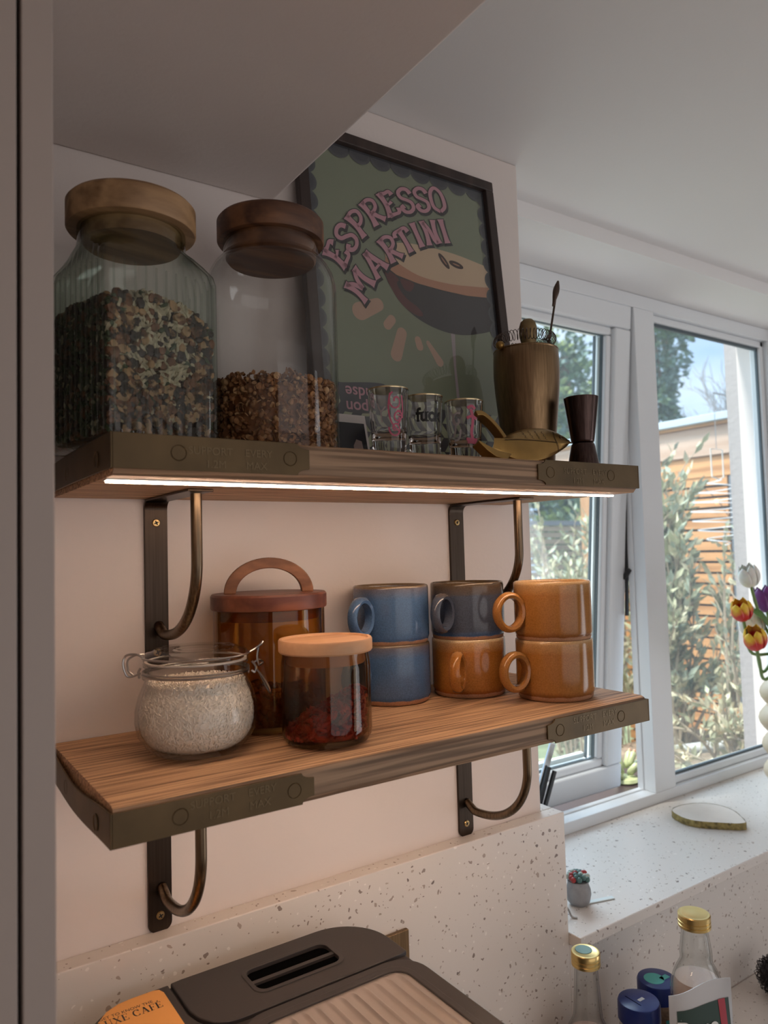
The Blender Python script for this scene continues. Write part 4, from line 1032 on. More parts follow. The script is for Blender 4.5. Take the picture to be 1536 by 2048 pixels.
def place(t, c, z, phi, label):
    tc_ = Vector((CAM.x - c[0], CAM.y - c[1])); th = math.atan2(tc_.y, tc_.x) - math.radians(phi)
    t.location = (c[0], c[1], z + OZ); t.rotation_euler.z = th; t['label'] = label
mB, mM, mA = (.3614, -.0478), (.4555, -.0750), (.5150, -.1578)
HM = .0662
a1 = mug('stoneware_mug', M['amber']); a2 = copy_tree(a1); h1 = mug('stoneware_mug', M['honey']); b1 = mug('stoneware_mug', M['blue']); b2 = copy_tree(b1); d1 = mug('stoneware_mug', M['bluedk'])
place(a1, mA, .0002, 44, 'bottom amber mug of the right hand stack, on the shelf')
place(a2, mA, HM, 50, 'top amber mug of the right hand stack')
place(h1, mM, .0002, 12, 'glossy honey brown mug under the dark blue mug')
place(d1, mM, HM, 27, 'dark blue mug with brown rim on the honey mug')
place(b1, mB, .0002, 40, 'bottom blue mug of the left stack, partly behind the berry jar')
place(b2, mB, HM, 32, 'top blue mug of the left stack')

# ------------------------------------------------------------------ coffee machine
M['mach'] = pbr('charcoal_plastic', (.036, .030, .029), .5, bump=.03, bscale=400); M['machd'] = pbr('recess_shade_black', (.003, .003, .003), .9, spec=0)
ZM = -.23; HMc = ZM - ZW
t = thing('coffee_machine', (0, 0, ZW), 'charcoal grey coffee machine with ridged metal tray and orange sticker', 'coffee machine')
def rrect(x0, x1, y0, y1, rbl, rbr, k=10, rf=.02):
    out = [(x0, y0+rf), (x0+rf, y0)] if 0 else [(x0, y0), (x1, y0)]
    out += [(x1 - rbr + rbr*math.cos(PI/2*i/k), y1 - rbr + rbr*math.sin(PI/2*i/k)) for i in range(k+1)]
    out += [(x0 + rbl - rbl*math.sin(PI/2*i/k), y1 - rbl + rbl*math.cos(PI/2*i/k)) for i in range(k+1)]
    return out
MB().prism(rrect(.004, .3075, -.40, -.048, .06, .055), lambda a, b, h: (a, b, h+.0003), HMc-.004).build('body', M['mach'], t, bevel=.004, seg=3)
# top deck pieces
lidp = [(.0945, -.0485), (.0945, -.102), (.098, -.117), (.106, -.130), (.118, -.1375), (.130, -.1392), (.3073, -.1392)] + [(.3073-.055+.055*math.cos(PI/2*i/10), -.1035+.055*math.sin(PI/2*i/10)) for i in range(11)]
# lid with a slot cut through: built as a ring between outline and slot
def annulus(mb, outp, inp, z0, z1):
    k = 160
    def resamp(p, k, ctr):
        res = []
        for i in range(k):
            a = 2*PI*i/k; d = Vector((math.cos(a), math.sin(a))); best = None
            for j in range(len(p)):
                A = Vector(p[j]) - Vector(ctr); B_ = Vector(p[(j+1) % len(p)]) - Vector(ctr); e = B_-A; den = d.x*(-e.y) + e.x*d.y
                if abs(den) < 1e-12: continue
                tt = (A.x*(-e.y) + e.x*A.y)/den; uu = (d.x*A.y - d.y*A.x)/den
                if tt > 0 and -1e-6 <= uu <= 1+1e-6: best = tt if best is None else max(best, tt)
            res.append((ctr[0]+d.x*best, ctr[1]+d.y*best))
        return res
    ctr = (sum(p[0] for p in inp)/len(inp), sum(p[1] for p in inp)/len(inp)); O_ = resamp(outp, k, ctr); I_ = resamp(inp, k, ctr)
    vs = [(*p, z0) for p in O_] + [(*p, z1) for p in O_] + [(*p, z1) for p in I_] + [(*p, z0) for p in I_]
    fs = []
    for i in range(k):
        j = (i+1) % k
        for a in range(3): fs.append((a*k+i, a*k+j, (a+1)*k+j, (a+1)*k+i))
    mb.add(vs, fs)
def rr4(x0, x1, y0, y1, r, k=6):
    o = []
    for cx, cy, a0 in ((x1-r, y1-r, 0), (x0+r, y1-r, PI/2), (x0+r, y0+r, PI), (x1-r, y0+r, 1.5*PI)):
        o += [(cx + r*math.cos(a0+PI/2*i/k), cy + r*math.sin(a0+PI/2*i/k)) for i in range(k+1)]
    return o
mb = MB(); annulus(mb, lidp, rr4(.156, .248, -.1155, -.0725, .010), HMc-.0042, HMc); lid = mb.build('tank_lid', M['mach'], t, smooth=30, bevel=.0012)
mb = MB(); annulus(mb, rr4(.1535, .2505, -.118, -.070, .012), rr4(.158, .246, -.1135, -.0745, .009), HMc-.003, HMc+.0008); mb.build('slot_rim', M['mach'], lid, smooth=30, bevel=.0006)
MB().prism(rr4(.157, .247, -.1145, -.0735, .009), lambda a, b, h: (a, b, HMc-.0039+h), .0004).build('slot_well', M['machd'], lid)  # pure black in place of the shade inside a deeper slot
MB().box(.1565, .2475, -.0975, -.0925, HMc-.0032, HMc-.0006).build('slot_bar', M['mach'], lid)
sidep = [(.0925, -.0485), (.0925, -.104), (.096, -.120), (.104, -.133), (.116, -.1405), (.116, -.30), (.006, -.30), (.006, -.108)] + [(.064-.058*math.cos(PI/2*i/10), -.108+.0595*math.sin(PI/2*i/10)) for i in range(1, 11)]
MB().prism(sidep[::-1], lambda a, b, h: (a, b, HMc-.0042+h), .0030).build('side_cover', M['mach'], t, bevel=.001)
rim = MB(); annulus(rim, rr4(.118, .3073, -.398, -.1412, .030), rr4(.128, .2865, -.39, -.157, .018), HMc-.0042, HMc-.0002); rim.build('tray_surround', M['mach'], t, bevel=.002, smooth=30)
rim = MB(); annulus(rim, rr4(.125, .291, -.392, -.1525, .022), rr4(.1325, .2845, -.385, -.1600, .016), HMc-.003, HMc+.0012); rim.build('tray_lip', M['mach'], t, bevel=.001, smooth=30)
# ridged metal cup tray
mb = MB(); nx = 150; vs = []; fs = []; yy = [-.1595, -.1625, -.166, -.175, -.39]
for i in range(nx+1):
    x = .132 + (.2845-.132)*i/nx; ph = ((x-.132)/.0125) % 1; rg = (.0030*math.exp(-((ph-.5)/.10)**2))
    for j, y in enumerate(yy): vs.append((x, y, HMc - .0008 + rg*(0, 0, .5, 1, 1)[j]))
for i in range(nx):
    for j in range(4): fs.append((i*5+j, (i+1)*5+j, (i+1)*5+j+1, i*5+j+1))
mb.add(vs, fs); mb.build('cup_tray', pbr('ridged_satin_metal', (.56, .49, .44), .36, .8), t, smooth=60)
# orange sticker
M['orange'] = pbr('orange_sticker', (.86, .40, .11), .55)
stp = [(.0855, -.0585), (.0855, -.20), (.018, -.20), (.018, -.105), (.0185, -.085), (.024, -.0695), (.034, -.0575), (.046, -.0515), (.058, -.0500), (.078, -.0500), (.083, -.0520)]
sticker = MB().prism(stp, lambda a, b, h: (a, b, HMc-.0011+h), .0003).build('sticker', M['orange'], t)
mb = MB(); put_text(mb, 'GET TO KNOW THE', .0058, lambda a, b: (.0490+a*.88, -.0665+b, HMc-.0007)); 
serif = {
 'L': (.56, [('v', .16, 0, 1), ('h', .02, .32, 1), ('h', .02, .54, 0), ('s', .54, 0, .25)]),
 'U': (.72, [('v', .16, .25, 1), ('h', .02, .30, 1), ('h', .46, .70, 1), ('t', .58, .25, 1), ('c', .16, .58)]),
 'X': (.70, [('d', .10, 1, .60, 0), ('e', .60, 1, .10, 0), ('h', .02, .24, 1), ('h', .48, .70, 1), ('h', .02, .24, 0), ('h', .46, .70, 0)]),
 'E': (.60, [('v', .16, 0, 1), ('h', .02, .55, 1), ('h', .16, .42, .5), ('h', .02, .58, 0), ('s', .55, .8, 1), ('s', .42, .38, .62), ('s', .58, 0, .25)]),
 'C': (.70, [('o',), ('s', .62, .72, .98), ('s', .62, .02, .2)]),
 'A': (.72, [('e', .36, 1, .10, 0), ('d', .36, 1, .62, 0), ('h', .20, .52, .33), ('h', .0, .22, 0), ('h', .48, .74, 0)]),
 'F': (.56, [('v', .16, 0, 1), ('h', .02, .54, 1), ('h', .16, .42, .5), ('h', .02, .34, 0), ('s', .54, .8, 1), ('s', .42, .38, .62)]),
}
def serifword(mb, txt, fn, h):
    x = 0
    TH, TN = .13, .045
    for ch in txt:
        acc = ch == 'É'; key = 'E' if acc else ch
        if key == ' ': x += .34; continue
        wd, ps = serif[key]
        def q4(a, b, c_, d): mb.add([fn((x+p[0])*h, p[1]*h) for p in (a, b, c_, d)], [(0, 1, 2, 3)])
        for p in ps:
            if p[0] == 'v': q4((p[1]-TH/2, p[2]), (p[1]+TH/2, p[2]), (p[1]+TH/2, p[3]), (p[1]-TH/2, p[3]))
            if p[0] == 't': q4((p[1]-TN/2, p[2]), (p[1]+TN/2, p[2]), (p[1]+TN/2, p[3]), (p[1]-TN/2, p[3]))
            if p[0] == 's': q4((p[1]-TN, p[2]), (p[1], p[2]), (p[1], p[3]), (p[1]-TN, p[3]))
            if p[0] == 'h': z = p[3]; z0 = z-TN if z > .9 else (z if z < .1 else z-TN/2); q4((p[1], z0), (p[2], z0), (p[2], z0+TN), (p[1], z0+TN))
            if p[0] in 'de': k = TH*.6 if p[0] == 'd' else TN*.6; q4((p[1]-k, p[2]), (p[3]-k, p[4]), (p[3]+k, p[4]), (p[1]+k, p[2]))
            if p[0] in 'co':
                pts = [(.37+.21*math.cos(a), .26+.24*math.sin(a)) for a in [PI+PI*i/12 for i in range(13)]] if p[0] == 'c' else [(.37+.29*math.cos(a), .5+.48*math.sin(a)) for a in [.75+(2*PI-1.5)*i/20 for i in range(21)]]
                for i in range(len(pts)-1):
                    a, b = Vector(pts[i]), Vector(pts[i+1]); d = (b-a).normalized(); nn = Vector((-d.y, d.x)); wv = (TN + (TH-TN)*abs(d.y))/2
                    q4(a+nn*wv, a-nn*wv, b-nn*wv, b+nn*wv)
        if acc: q4((.26, 1.08), (.32, 1.06), (.44, 1.24), (.34, 1.26))
        x += wd + .04
    return x*h
serifword(mb, 'LUXE CAFÉ', lambda a, b: (.0225+a*.99, -.0800+b, HMc-.0007), .0098)
mb.build('sticker_lettering', M['blackink'], sticker, smooth=0, fix=False)

# ------------------------------------------------------------------ socket, sill things, worktop things
t = thing('wall_socket', (.355, -BT, -.32), 'brass wall socket plate half hidden behind the coffee machine', 'socket')
MB().box(-.10, .0330, -.006, -.0003, -.045, .0435).build('plate', M['brassb'], t, bevel=.001)
MB().obox((.022, -.0066, 0), (.0035, 0, 0), (0, .0006, 0), (0, 0, .0035)).build('plate_screw', M['screw'], t, bevel=.001)

geo = thing('agate_slice', (1.1950, .105, ZS), 'pale polished stone slice with mossy gold edge on the sill', 'coaster')
gp = blob([(-.030, .052), (.020, .056), (.060, .030), (.064, -.015), (.030, -.062), (.012, -.070), (-.012, -.050), (-.048, .0)], 6)
MB().prism(gp[::-1], lambda a, b, h: (a, b, .0004+h), .0125).build('slice', pbr('agate_face', (.86, .80, .74), .3, var=.06, vscale=25), geo, bevel=.001)
mb = MB(); out = []
for i, (a, b) in enumerate(gp): out.append((a*1.02 + .0012*noise.noise((i*.7, 0, 0)), b*1.02 + .0012*noise.noise((0, i*.7, 0))))
k = len(gp); mb.add([(a, b, .0006) for a, b in out] + [(a, b, .0112) for a, b in out] + [(a*.985, b*.985, .0131) for a, b in out], [(i, (i+1) % k, k+(i+1) % k, k+i) for i in range(k)] + [(k+i, k+(i+1) % k, 2*k+(i+1) % k, 2*k+i) for i in range(k)])
mb.build('gilded_edge', pbr('mossy_gilt', (.30, .24, .09), .5, .4, var=.6, vscale=120), geo)

t = thing('trinket_pot', (.742, .0255, ZS), 'small grey pot topped with tiny green and red beads on sill corner', 'ornament')
MB().lathe([(0, .0004), (.012, .0004), (.0165, .006), (.0185, .016), (.018, .024), (.0155, .031), (.0165, .036), (.0125, .036), (.012, .032), (0, .030)], 32, fn=lambda r, z, a: r*(1+.03*math.sin(5*a+z*300))).build('pot', pbr('grey_stone', (.30, .30, .31), .7, var=.15, vscale=60), t)
for i in range(26):
    a = i*2.4; r = .0165*math.sqrt((i+.5)/26); z = .040 + .006*(1-(i/26)) + rnd(-.001, .001)
    col = ('green_bead', (.08, .17, .16)) if i % 4 in (0, 3) else (('red_bead', (.35, .03, .03)) if i % 4 == 1 else ('pale_bead', (.42, .50, .46)))
    key = col[0]
    if key not in M: M[key] = pbr(key, col[1], .4)
    MB().sphere((r*math.cos(a), r*math.sin(a), z), .0042, 10, 7).build('bead', M[key], t)
tag(MB().obox((0, 0, .0012), (.026, -.0075, 0), (.0012, .0042, 0), (0, 0, .0009)).build('flat_stick', pbr('pale_stick', (.72, .78, .78), .4), None, loc=(.772, .0140, ZS), bevel=.0008), 'small flat white stick lying beside the bead topped pot', 'stick')
tag(MB().tube(crom([(-.010, .012, .012), (-.004, .008, .016), (.0005, .003, .010), (.001, -.003, .002), (.005, -.010, .0016)], 6), .0016, 8).build('metal_hook', M['steel'], None, loc=(.7000, .0060, ZS)), 'little bent grey metal hook lying against the tiled corner', 'hook')

M['bottle'] = glass('bottle_glass', (.96, .965, .96), .9, 1.45, .02, edge=(.66, .66, .64))
M['cap'] = pbr('gold_cap', (.70, .50, .20), .3, 1.0)
def bottle(loc, hb, rb, rcap, sh, label, liquid, lab):
    t = thing('glass_bottle', loc, label, 'bottle', 'gold capped bottles on the worktop')
    pr3 = [(0, .0006), (rb-.003, .0006), (rb, .004), (rb, sh-.012), (rb*.95, sh), (rb*.80, sh+.014), (rb*.60, sh+.028), (rcap*.98, sh+.040), (rcap*.80, hb-.020), (rcap*.86, hb-.016), (rcap*.86, hb-.003)]
    prf = [(v.x, v.y) for v in crom([(a, b, 0) for a, b in pr3[3:9]], 5)]
    prf = pr3[:3] + prf + pr3[9:]
    inner_ = [(max(0, r-.0025), max(.004, z)) for r, z in prf[::-1]]
    MB().lathe(prf + inner_, 48).build('glass_body', M['bottle'], t, smooth=50)
    cp = [(0, hb-.0005), (rcap*.86, hb-.0005)]
    cap_ = [(rcap*.97, hb-.017), (rcap, hb-.0165), (rcap, hb-.0135), (rcap*.95, hb-.0128), (rcap*.95, hb-.0122), (rcap, hb-.0115), (rcap, hb-.0085), (rcap*.96, hb-.008), (rcap*.96, hb-.0075), (rcap, hb-.007), (rcap, hb-.0012), (rcap*.95, hb), (rcap*.8, hb+.0002), (rcap*.72, hb-.0003), (0, hb-.0003)]
    c_ = MB().lathe(cap_, 40).build('screw_cap', M['cap'], t, smooth=40)
    if liquid: MB().lathe([(0, .006)] + [(max(.001, r-.0032), max(.006, z)) for r, z in prf if .003 < z < liquid] + [(rb*.5, liquid), (0, liquid)], 40).build('liquid', pbr('pale_drink', (.55, .42, .36), .2) if lab else pbr('clear_pink_drink', (.62, .47, .42), .2), t)
    return t, c_
b1_, c1_ = bottle((.6230, -.090, ZW), .2240, .034, .0185, .110, 'gold capped glass bottle with green spot on cap, left of the spice jars', .122, 0)
MB().lathe([(0, .2242), (.0105, .2242), (.0110, .2238)], 24, c=(.001, .004, 0)).build('cap_spot', pbr('green_spot', (.16, .25, .22), .35, .5), c1_)
mb = MB()
for i in range(8):
    a = -.85 + .08*i
    mb.add([(.0262*math.cos(q)*1.0, .0262*math.sin(q), z) for q in (a, a+.08) for z in (.135, .175)], [(0, 1, 3, 2)])
b2_, c2_ = bottle((.7560, -.160, ZW), .2600, .034, .0205, .172, 'taller gold capped glass bottle behind the white pouch', .178, 1)
dc = math.atan2(CAM.y+.16, CAM.x-.756)
mb = MB(); rl = .0345
mb.add([(rl*math.cos(dc + (i/20-.5)*2.6), rl*math.sin(dc + (i/20-.5)*2.6), z) for i in range(21) for z in (.150, .157)], [(2*i, 2*i+2, 2*i+3, 2*i+1) for i in range(20)])
lb_ = mb.build('label_band', pbr('brown_label', (.06, .02, .018), .5), b2_, smooth=60)
mb = MB(); put_text(mb, 'tonic', .014, lambda a, b: ((rl+.0004)*math.cos(dc + a/rl), (rl+.0004)*math.sin(dc + a/rl), .142+b)) if False else None

M['spice'] = pbr('navy_lid', (.012, .026, .16), .3)
def spice(loc, label, teal):
    t = thing('spice_jar', loc, label, 'spice jar', 'spice jars on the worktop')
    R_ = .0275; h = .1380
    MB().lathe([(0, .0005), (.0245, .0005), (.026, .003), (.026, h-.034), (.0235, h-.026), (.0235, h-.018), (.0215, h-.018), (.0215, h-.026), (.0235, h-.036), (.0235, .005), (0, .004)], 40).build('glass_body', M['bottle'], t, smooth=50)
    l = MB().lathe([(.0255, h-.0245), (R_, h-.024), (R_, h-.0035), (R_-.0012, h-.0006), (R_-.003, h), (0, h)], 48, fn=lambda r, z, a: r*(1+.006*math.cos(a*40)) if r > .027 and z < h-.004 else r).build('lid', M['spice'], t, smooth=40)
    MB().lathe([(0, .0045), (.0228, .0055), (.0228, h-.048), (0, h-.045)], 32).build('ground_spice', pbr('ground_spice', (.26, .14, .08), .8, var=.3, vscale=200), t)
    if teal:
        mb = MB(); mb.lathe([(0, h+.0004), (.0135, h+.0004), (.0138, h)], 32, c=(-.0045, .002, 0)); mb.box(.002, .0165, -.009, -.001, h, h+.0004); mb.build('teal_label', pbr('teal_label', (.08, .42, .40), .4), l)
        dj = math.atan2(CAM.y-loc[1], CAM.x-loc[0])
        MB().add([(.0264*math.cos(dj+.35+q), .0264*math.sin(dj+.35+q), z) for q in (0, .2, .4, .6) for z in (.02, h-.042)], [(0, 1, 3, 2), (2, 3, 5, 4), (4, 5, 7, 6)]).build('side_label', pbr('teal_side_label', (.08, .42, .40), .4), t, fix=False)
    else:
        MB().box(-.002, .008, -.004, .001, h, h+.0003).build('torn_label', pbr('torn_label', (.5, .52, .55), .5), l); MB().obox((-.008, .003, h+.0001), (.0004, .013, 0), (.0004, 0, 0), (0, 0, .0002)).build('lid_seam', M['machd'], l)
spice((.7095, -.1020, ZW), 'navy lidded spice jar with small torn sticker, nearest the left bottle', 0)
spice((.7720, -.0860, ZW), 'navy lidded spice jar with teal sticker, partly behind the pouch', 1)

# white foil pouch
t = thing('food_pouch', (.6950, -.2050, ZW), 'white foil pouch with dark green panel reading Pure', 'pouch', rz=math.radians(-24))
mb = MB(); nx, nz = 14, 18; vs = []; fs = []; Wp, Hp = .0440, .2080
def pz(u, v): return Hp*v + (.002*math.sin((u+.2)*3) + .003*u)*v**6
def py(u, v, s): bul = .022*(1-v**2.2)*(1-abs(u)**3); return s*(bul + .0004)
for s in (-1, 1):
    for j in range(nz+1):
        for i in range(nx+1):
            u = -1 + 2*i/nx; v = j/nz; vs.append((Wp*u*(1-.03*(1-abs(v-.5)*2)), py(u, v, s) + .004*math.sin(u*2)*v**2, max(.0006, pz(u, v))))
k = (nx+1)*(nz+1)
for s in (0, 1):
    for j in range(nz):
        for i in range(nx): a = s*k + j*(nx+1)+i; fs.append((a, a+1, a+nx+2, a+nx+1))
for j in range(nz):
    for i in (0, nx): a = j*(nx+1)+i; fs.append((a, a+nx+1, k+a+nx+1, k+a))
for i in range(nx): fs.append((i, i+1, k+i+1, k+i)); a = nz*(nx+1)+i; fs.append((a, a+1, k+a+1, k+a))
mb.add(vs, fs); pb = mb.build('foil_body', pbr('white_foil', (.50, .50, .51), .35, .2), t, smooth=60)
def PF(u, z, off=.0006):
    v = z/Hp; return (Wp*u*.985, py(u, v, -1) + .004*math.sin(u*2)*v**2 - off, z + (.002*math.sin((u+.2)*3) + .003*u)*v**6)
def patch(name, mat, u0, u1, z0, z1, off, par):
    mb = MB(); k = 8; mb.add([PF(u0 + (u1-u0)*i/k, z0 + (z1-z0)*j/k, off) for j in range(k+1) for i in range(k+1)], [(j*(k+1)+i, j*(k+1)+i+1, (j+1)*(k+1)+i+1, (j+1)*(k+1)+i) for j in range(k) for i in range(k)])
    return mb.build(name, mat, par, smooth=60, fix=False)
grn = patch('green_panel', pbr('dark_green_print', (.016, .045, .035), .45), -.82, .88, .02, .188, .0006, pb)
patch('red_band', pbr('red_print', (.38, .03, .05), .45), .50, .74, .10, .1885, .0010, pb)
mb = MB(); put_text(mb, 'Pure', .030, lambda a, b: PF(-.22 + a/Wp, .163 + b, .0014), .0009); put_text(mb, 'ROYAL', .007, lambda a, b: PF(.66 + b/Wp*0 + a/Wp*.55, .163 + b, .0014)) if False else None
mb.build('white_lettering', pbr('white_print', (.72, .72, .70), .5), pb, smooth=0, fix=False)
mb = MB(); cc = [(.63 + .13*math.cos(2*PI*i/24), .140 + .014*math.sin(2*PI*i/24)) for i in range(24)]
mb.flat(cc, lambda a, b: PF(a, b, .0014)); mb.build('round_badge', pbr('badge_print', (.62, .30, .32), .5), pb, fix=False)

# black scouring pad
t = thing('scouring_pad', (1.0900, -.0800, ZW+.031), 'black wire scouring pad on the worktop by right edge', 'scourer')
M['scour'] = pbr('black_wire', (.025, .022, .026), .35, .6)
MB().sphere((0, 0, 0), .026, 20, 14).build('core', M['scour'], t)
mb = MB()
for i in range(150):
    c = Vector((random.gauss(0, 1), random.gauss(0, 1), random.gauss(0, 1))).normalized(); a = c.orthogonal().normalized(); b = c.cross(a); rr = rnd(.004, .008)
    mb.tube([c*(.0265 + rnd(0, .004)) + (a*math.cos(q) + b*math.sin(q)*rnd(.7, 1))*rr + c*.003*math.sin(2*q) for q in [2*PI*k/9 for k in range(9)]], .00055, 4, closed=True)
mb.v = [(x, y, max(z, -.0306)) for x, y, z in mb.v]
mb.build('wire_curls', M['scour'], t)
# ------------------------------------------------------------------ tulips on the sill
VC = (1.498, .085, ZS)
t = thing('flower_vase', VC, 'cream bobbled vase of tulips at right end of the sill', 'vase')
vp = [(0, .0005), (.036, .0005), (.044, .010)]
for i in range(4):
    for k in range(7): q = PI*k/6; vp.append((.044 + .017*math.sin(q) + (.004 if i == 2 else 0), .014 + i*.056 + .056*k/6))
vp += [(.040, .242), (.040, .252), (.035, .252), (.036, .238), (.030, .02), (0, .015)]
MB().lathe(vp, 56).build('body', pbr('cream_ceramic', (.70, .56, .40), .35), t)
M['stem'] = pbr('tulip_stem', (.17, .27, .09), .45); M['leaf'] = pbr('tulip_leaf', (.10, .22, .05), .4, var=.2, vscale=40)
M['t_white'] = pbr('white_petal', (.86, .86, .80), .45, var=.06, vscale=60, sss=.3); M['t_purple'] = pbr('purple_petal', (.17, .035, .20), .4, var=.25, vscale=60)
def flamed(name):
    m, N, L, B = newmat(name); tc = N.new('ShaderNodeTexCoord'); sp = N.new('ShaderNodeSeparateXYZ'); L.new(tc.outputs['UV'], sp.inputs[0])
    n = N.new('ShaderNodeTexNoise'); n.inputs['Scale'].default_value = 90; L.new(tc.outputs['Object'], n.inputs['Vector'])
    a = N.new('ShaderNodeMath'); a.operation = 'MULTIPLY_ADD'; a.inputs[1].default_value = .35; L.new(n.outputs['Fac'], a.inputs[0]); L.new(sp.outputs['Y'], a.inputs[2])
    r = N.new('ShaderNodeValToRGB'); e = r.color_ramp.elements; e[0].position = .60; e[0].color = (.66, .04, .035, 1); e[1].position = .88; e[1].color = (.90, .60, .05, 1)
    L.new(a.outputs[0], r.inputs[0]); L.new(r.outputs[0], B.inputs['Base Color']); B.inputs['Roughness'].default_value = .42; B.inputs['Subsurface Weight'].default_value = .4; B.inputs['Subsurface Radius'].default_value = (.01, .006, .003)
    return m
M['t_flame'] = flamed('red_yellow_petal')
def petal(par, mat, axis, ang_, h, rmax, openn, inner):
    z = axis.normalized(); x = z.orthogonal().normalized(); y = z.cross(x); nu, nv = 8, 10; vs = []; uv = []; fs = []
    for j in range(nv+1):
        v = j/nv; r = rmax*math.sin(PI*(.07+.60*v**.85))**.62*(1 - .30*v**3 + openn*v)*(.88 if inner else 1); hw = .66*(1-abs((v-.48)/.535)**3.2)**.6
        for i in range(nu+1):
            u = -1+2*i/nu; q = ang_ + u*hw*1.05; rr = r*(1 - .10*u*u*v)
            vs.append(x*math.cos(q)*rr + y*math.sin(q)*rr + z*(h*v*(1-.06*u*u*v))); uv.append((i/nu, v*(1-.25*abs(u))))
    for j in range(nv):
        for i in range(nu): a = j*(nu+1)+i; fs.append((a, a+1, a+nu+2, a+nu+1))
    mb = MB().add(vs, fs); o = mb.build('petal', mat, par, smooth=80, fix=False)
    ul = o.data.uv_layers.new(name='uv')
    for lp in o.data.loops: ul.data[lp.index].uv = uv[lp.vertex_index]
    so = o.modifiers.new('thick', 'SOLIDIFY'); so.thickness = .0008
    return o
def tulip(pos, axis, h, r, mat, label, bend, openn=.0, leaf=None):
    t = thing('tulip', (pos[0], pos[1], pos[2]), label, 'flower', 'tulips in the vase on the sill')
    ax = Vector(axis).normalized()
    for k in range(6): petal(t, mat, ax, 2*PI*k/6 + .3, h*(1 if k % 2 else .95), r, openn, k % 2)
    mouth = Vector((VC[0]-pos[0] + bend[0], VC[1]-pos[1] + bend[1], VC[2]+.20-pos[2]))
    pts = crom([ax*.003, -ax*.03, -ax*.07 + Vector((.01, 0, -.01)), mouth + Vector((-.012, 0, .09)), mouth], 6)
    MB().tube(pts, .0032, 8).build('stem', M['stem'], t)
    if leaf:
        P = crom([Vector(p) - Vector(pos) for p in leaf], 8); m_ = len(P); l = []; r_ = []; c_ = []
        for i, p in enumerate(P):
            d = (P[min(i+1, m_-1)] - P[max(i-1, 0)]).normalized(); n_ = d.cross(Vector((.35, -.9, .2))).normalized(); wv = .013*math.sin(PI*min(1, .04+.96*i/(m_-1)))**.7
            l.append(p + n_*wv); c_.append(p + d.cross(n_)*.003); r_.append(p - n_*wv)
        mb = MB(); mb.add(l + c_ + r_, [(k*m_+i, k*m_+i+1, (k+1)*m_+i+1, (k+1)*m_+i) for k in (0, 1) for i in range(m_-1)]); o = mb.build('leaf', M['leaf'], t, smooth=80)
        so = o.modifiers.new('thick', 'SOLIDIFY'); so.thickness = .0008
    return t
tulip((1.3570, .080, .0800), (-.35, .0, .94), .048, .024, M['t_white'], 'upper white tulip, highest of the bunch', (-.02, 0, 0), .0)
tulip((1.3250, .082, .0130), (-.42, -.1, .90), .046, .0235, M['t_flame'], 'red and yellow tulip, upper of the two', (-.02, .0, 0), .04, [(1.450, .080, -.13), (1.420, .074, -.03), (1.372, .066, .016), (1.316, .058, .034)])
tulip((1.3480, .070, -.0460), (-.50, -.15, .86), .052, .0255, M['t_flame'], 'red and yellow tulip, lower of the two', (-.015, -.02, 0), .0, [(1.458, .060, -.15), (1.436, .052, -.09), (1.408, .050, -.045), (1.378, .056, -.020)])
tulip((1.3920, .100, -.0280), (-.25, .0, .96), .062, .030, M['t_white'], 'lower white tulip behind the red and yellow ones', (-.01, .01, 0), .05)
tulip((1.4310, .090, .0220), (-.12, .1, .98), .056, .026, M['t_purple'], 'purple tulip at the very right edge', (0, .01, 0), .05)

# ------------------------------------------------------------------ outdoors
GZ = -1.30
struct('garden_ground', MB().box(-6, 24, 2.3, 26, GZ-.1, GZ), pbr('lawn', (.20, .245, .14), .9, var=.4, vscale=5, bump=.5, bscale=60))
struct('patio_ground', MB().box(-6, 24, .34, 2.3, GZ-.1, GZ), pbr('pale_patio', (.62, .59, .55), .85, var=.12, vscale=4))
struct('trim_4', MB().box(XR-.1, 1.46, .262, .52, ZS-.0395, ZS-.0230), pbr('dark_brown_outer_sill', (.055, .038, .038), .3), bevel=.003)
struct('wall_garden_return', MB().box(1.86, 2.6, .3405, .41, GZ, 2.2), pbr('white_roughcast', (.40, .365, .36), .9, bump=.9, bscale=70))
M['cedar'] = wood('cedar_slats', (.36, .15, .05), (.74, .38, .16), 'Y', 14, .6, .05, (.1, .9), .1)
M['cedarx'] = wood('fence_slats', (.20, .14, .10), (.42, .31, .22), 'X', 14, .7, .05, (.1, .9), .1)
M['larch'] = wood('pale_larch_beam', (.46, .29, .20), (.62, .45, .35), 'Y', 12, .6, .06, (.1, .9), .1)
M['post'] = wood('post_timber', (.40, .20, .09), (.58, .33, .17), 'Z', 12, .6, .06, (.1, .9), .1)
t = thing('garden_shelter', (3.3, 1.3, GZ), 'slatted timber garden shelter with pale beam and grey roof edge outside', 'garden shelter')
zz = lambda z: z - GZ
sl = MB(); z = zz(.50)
while z > .05: sl.box(0, .022, -.02, .62, z-.042, z); z -= .054
sl.build('slat_wall', M['cedar'], t)
MB().box(.03, .05, -.02, .62, .0, zz(.46)).build('wall_lining', pbr('dark_membrane', (.05, .045, .05), .8), t)
MB().box(-.02, .06, -.55, 1.10, zz(.606), zz(.752)).build('beam', M['larch'], t, bevel=.004)
MB().box(-.005, .06, -.55, 1.05, zz(.50), zz(.604)).build('under_beam', M['cedar'], t, bevel=.003)
MB().box(-.06, 1.6, -.60, 1.12, zz(.770), zz(.808)).build('roof_edge', pbr('grey_roof_trim', (.45, .52, .58), .5), t, bevel=.004)
MB().box(-.03, .06, -.58, 1.11, zz(.753), zz(.769)).build('fascia', M['cedar'], t)
MB().box(-.01, .10, .80, .90, 0, zz(.604)).build('post', M['post'], t, bevel=.004)
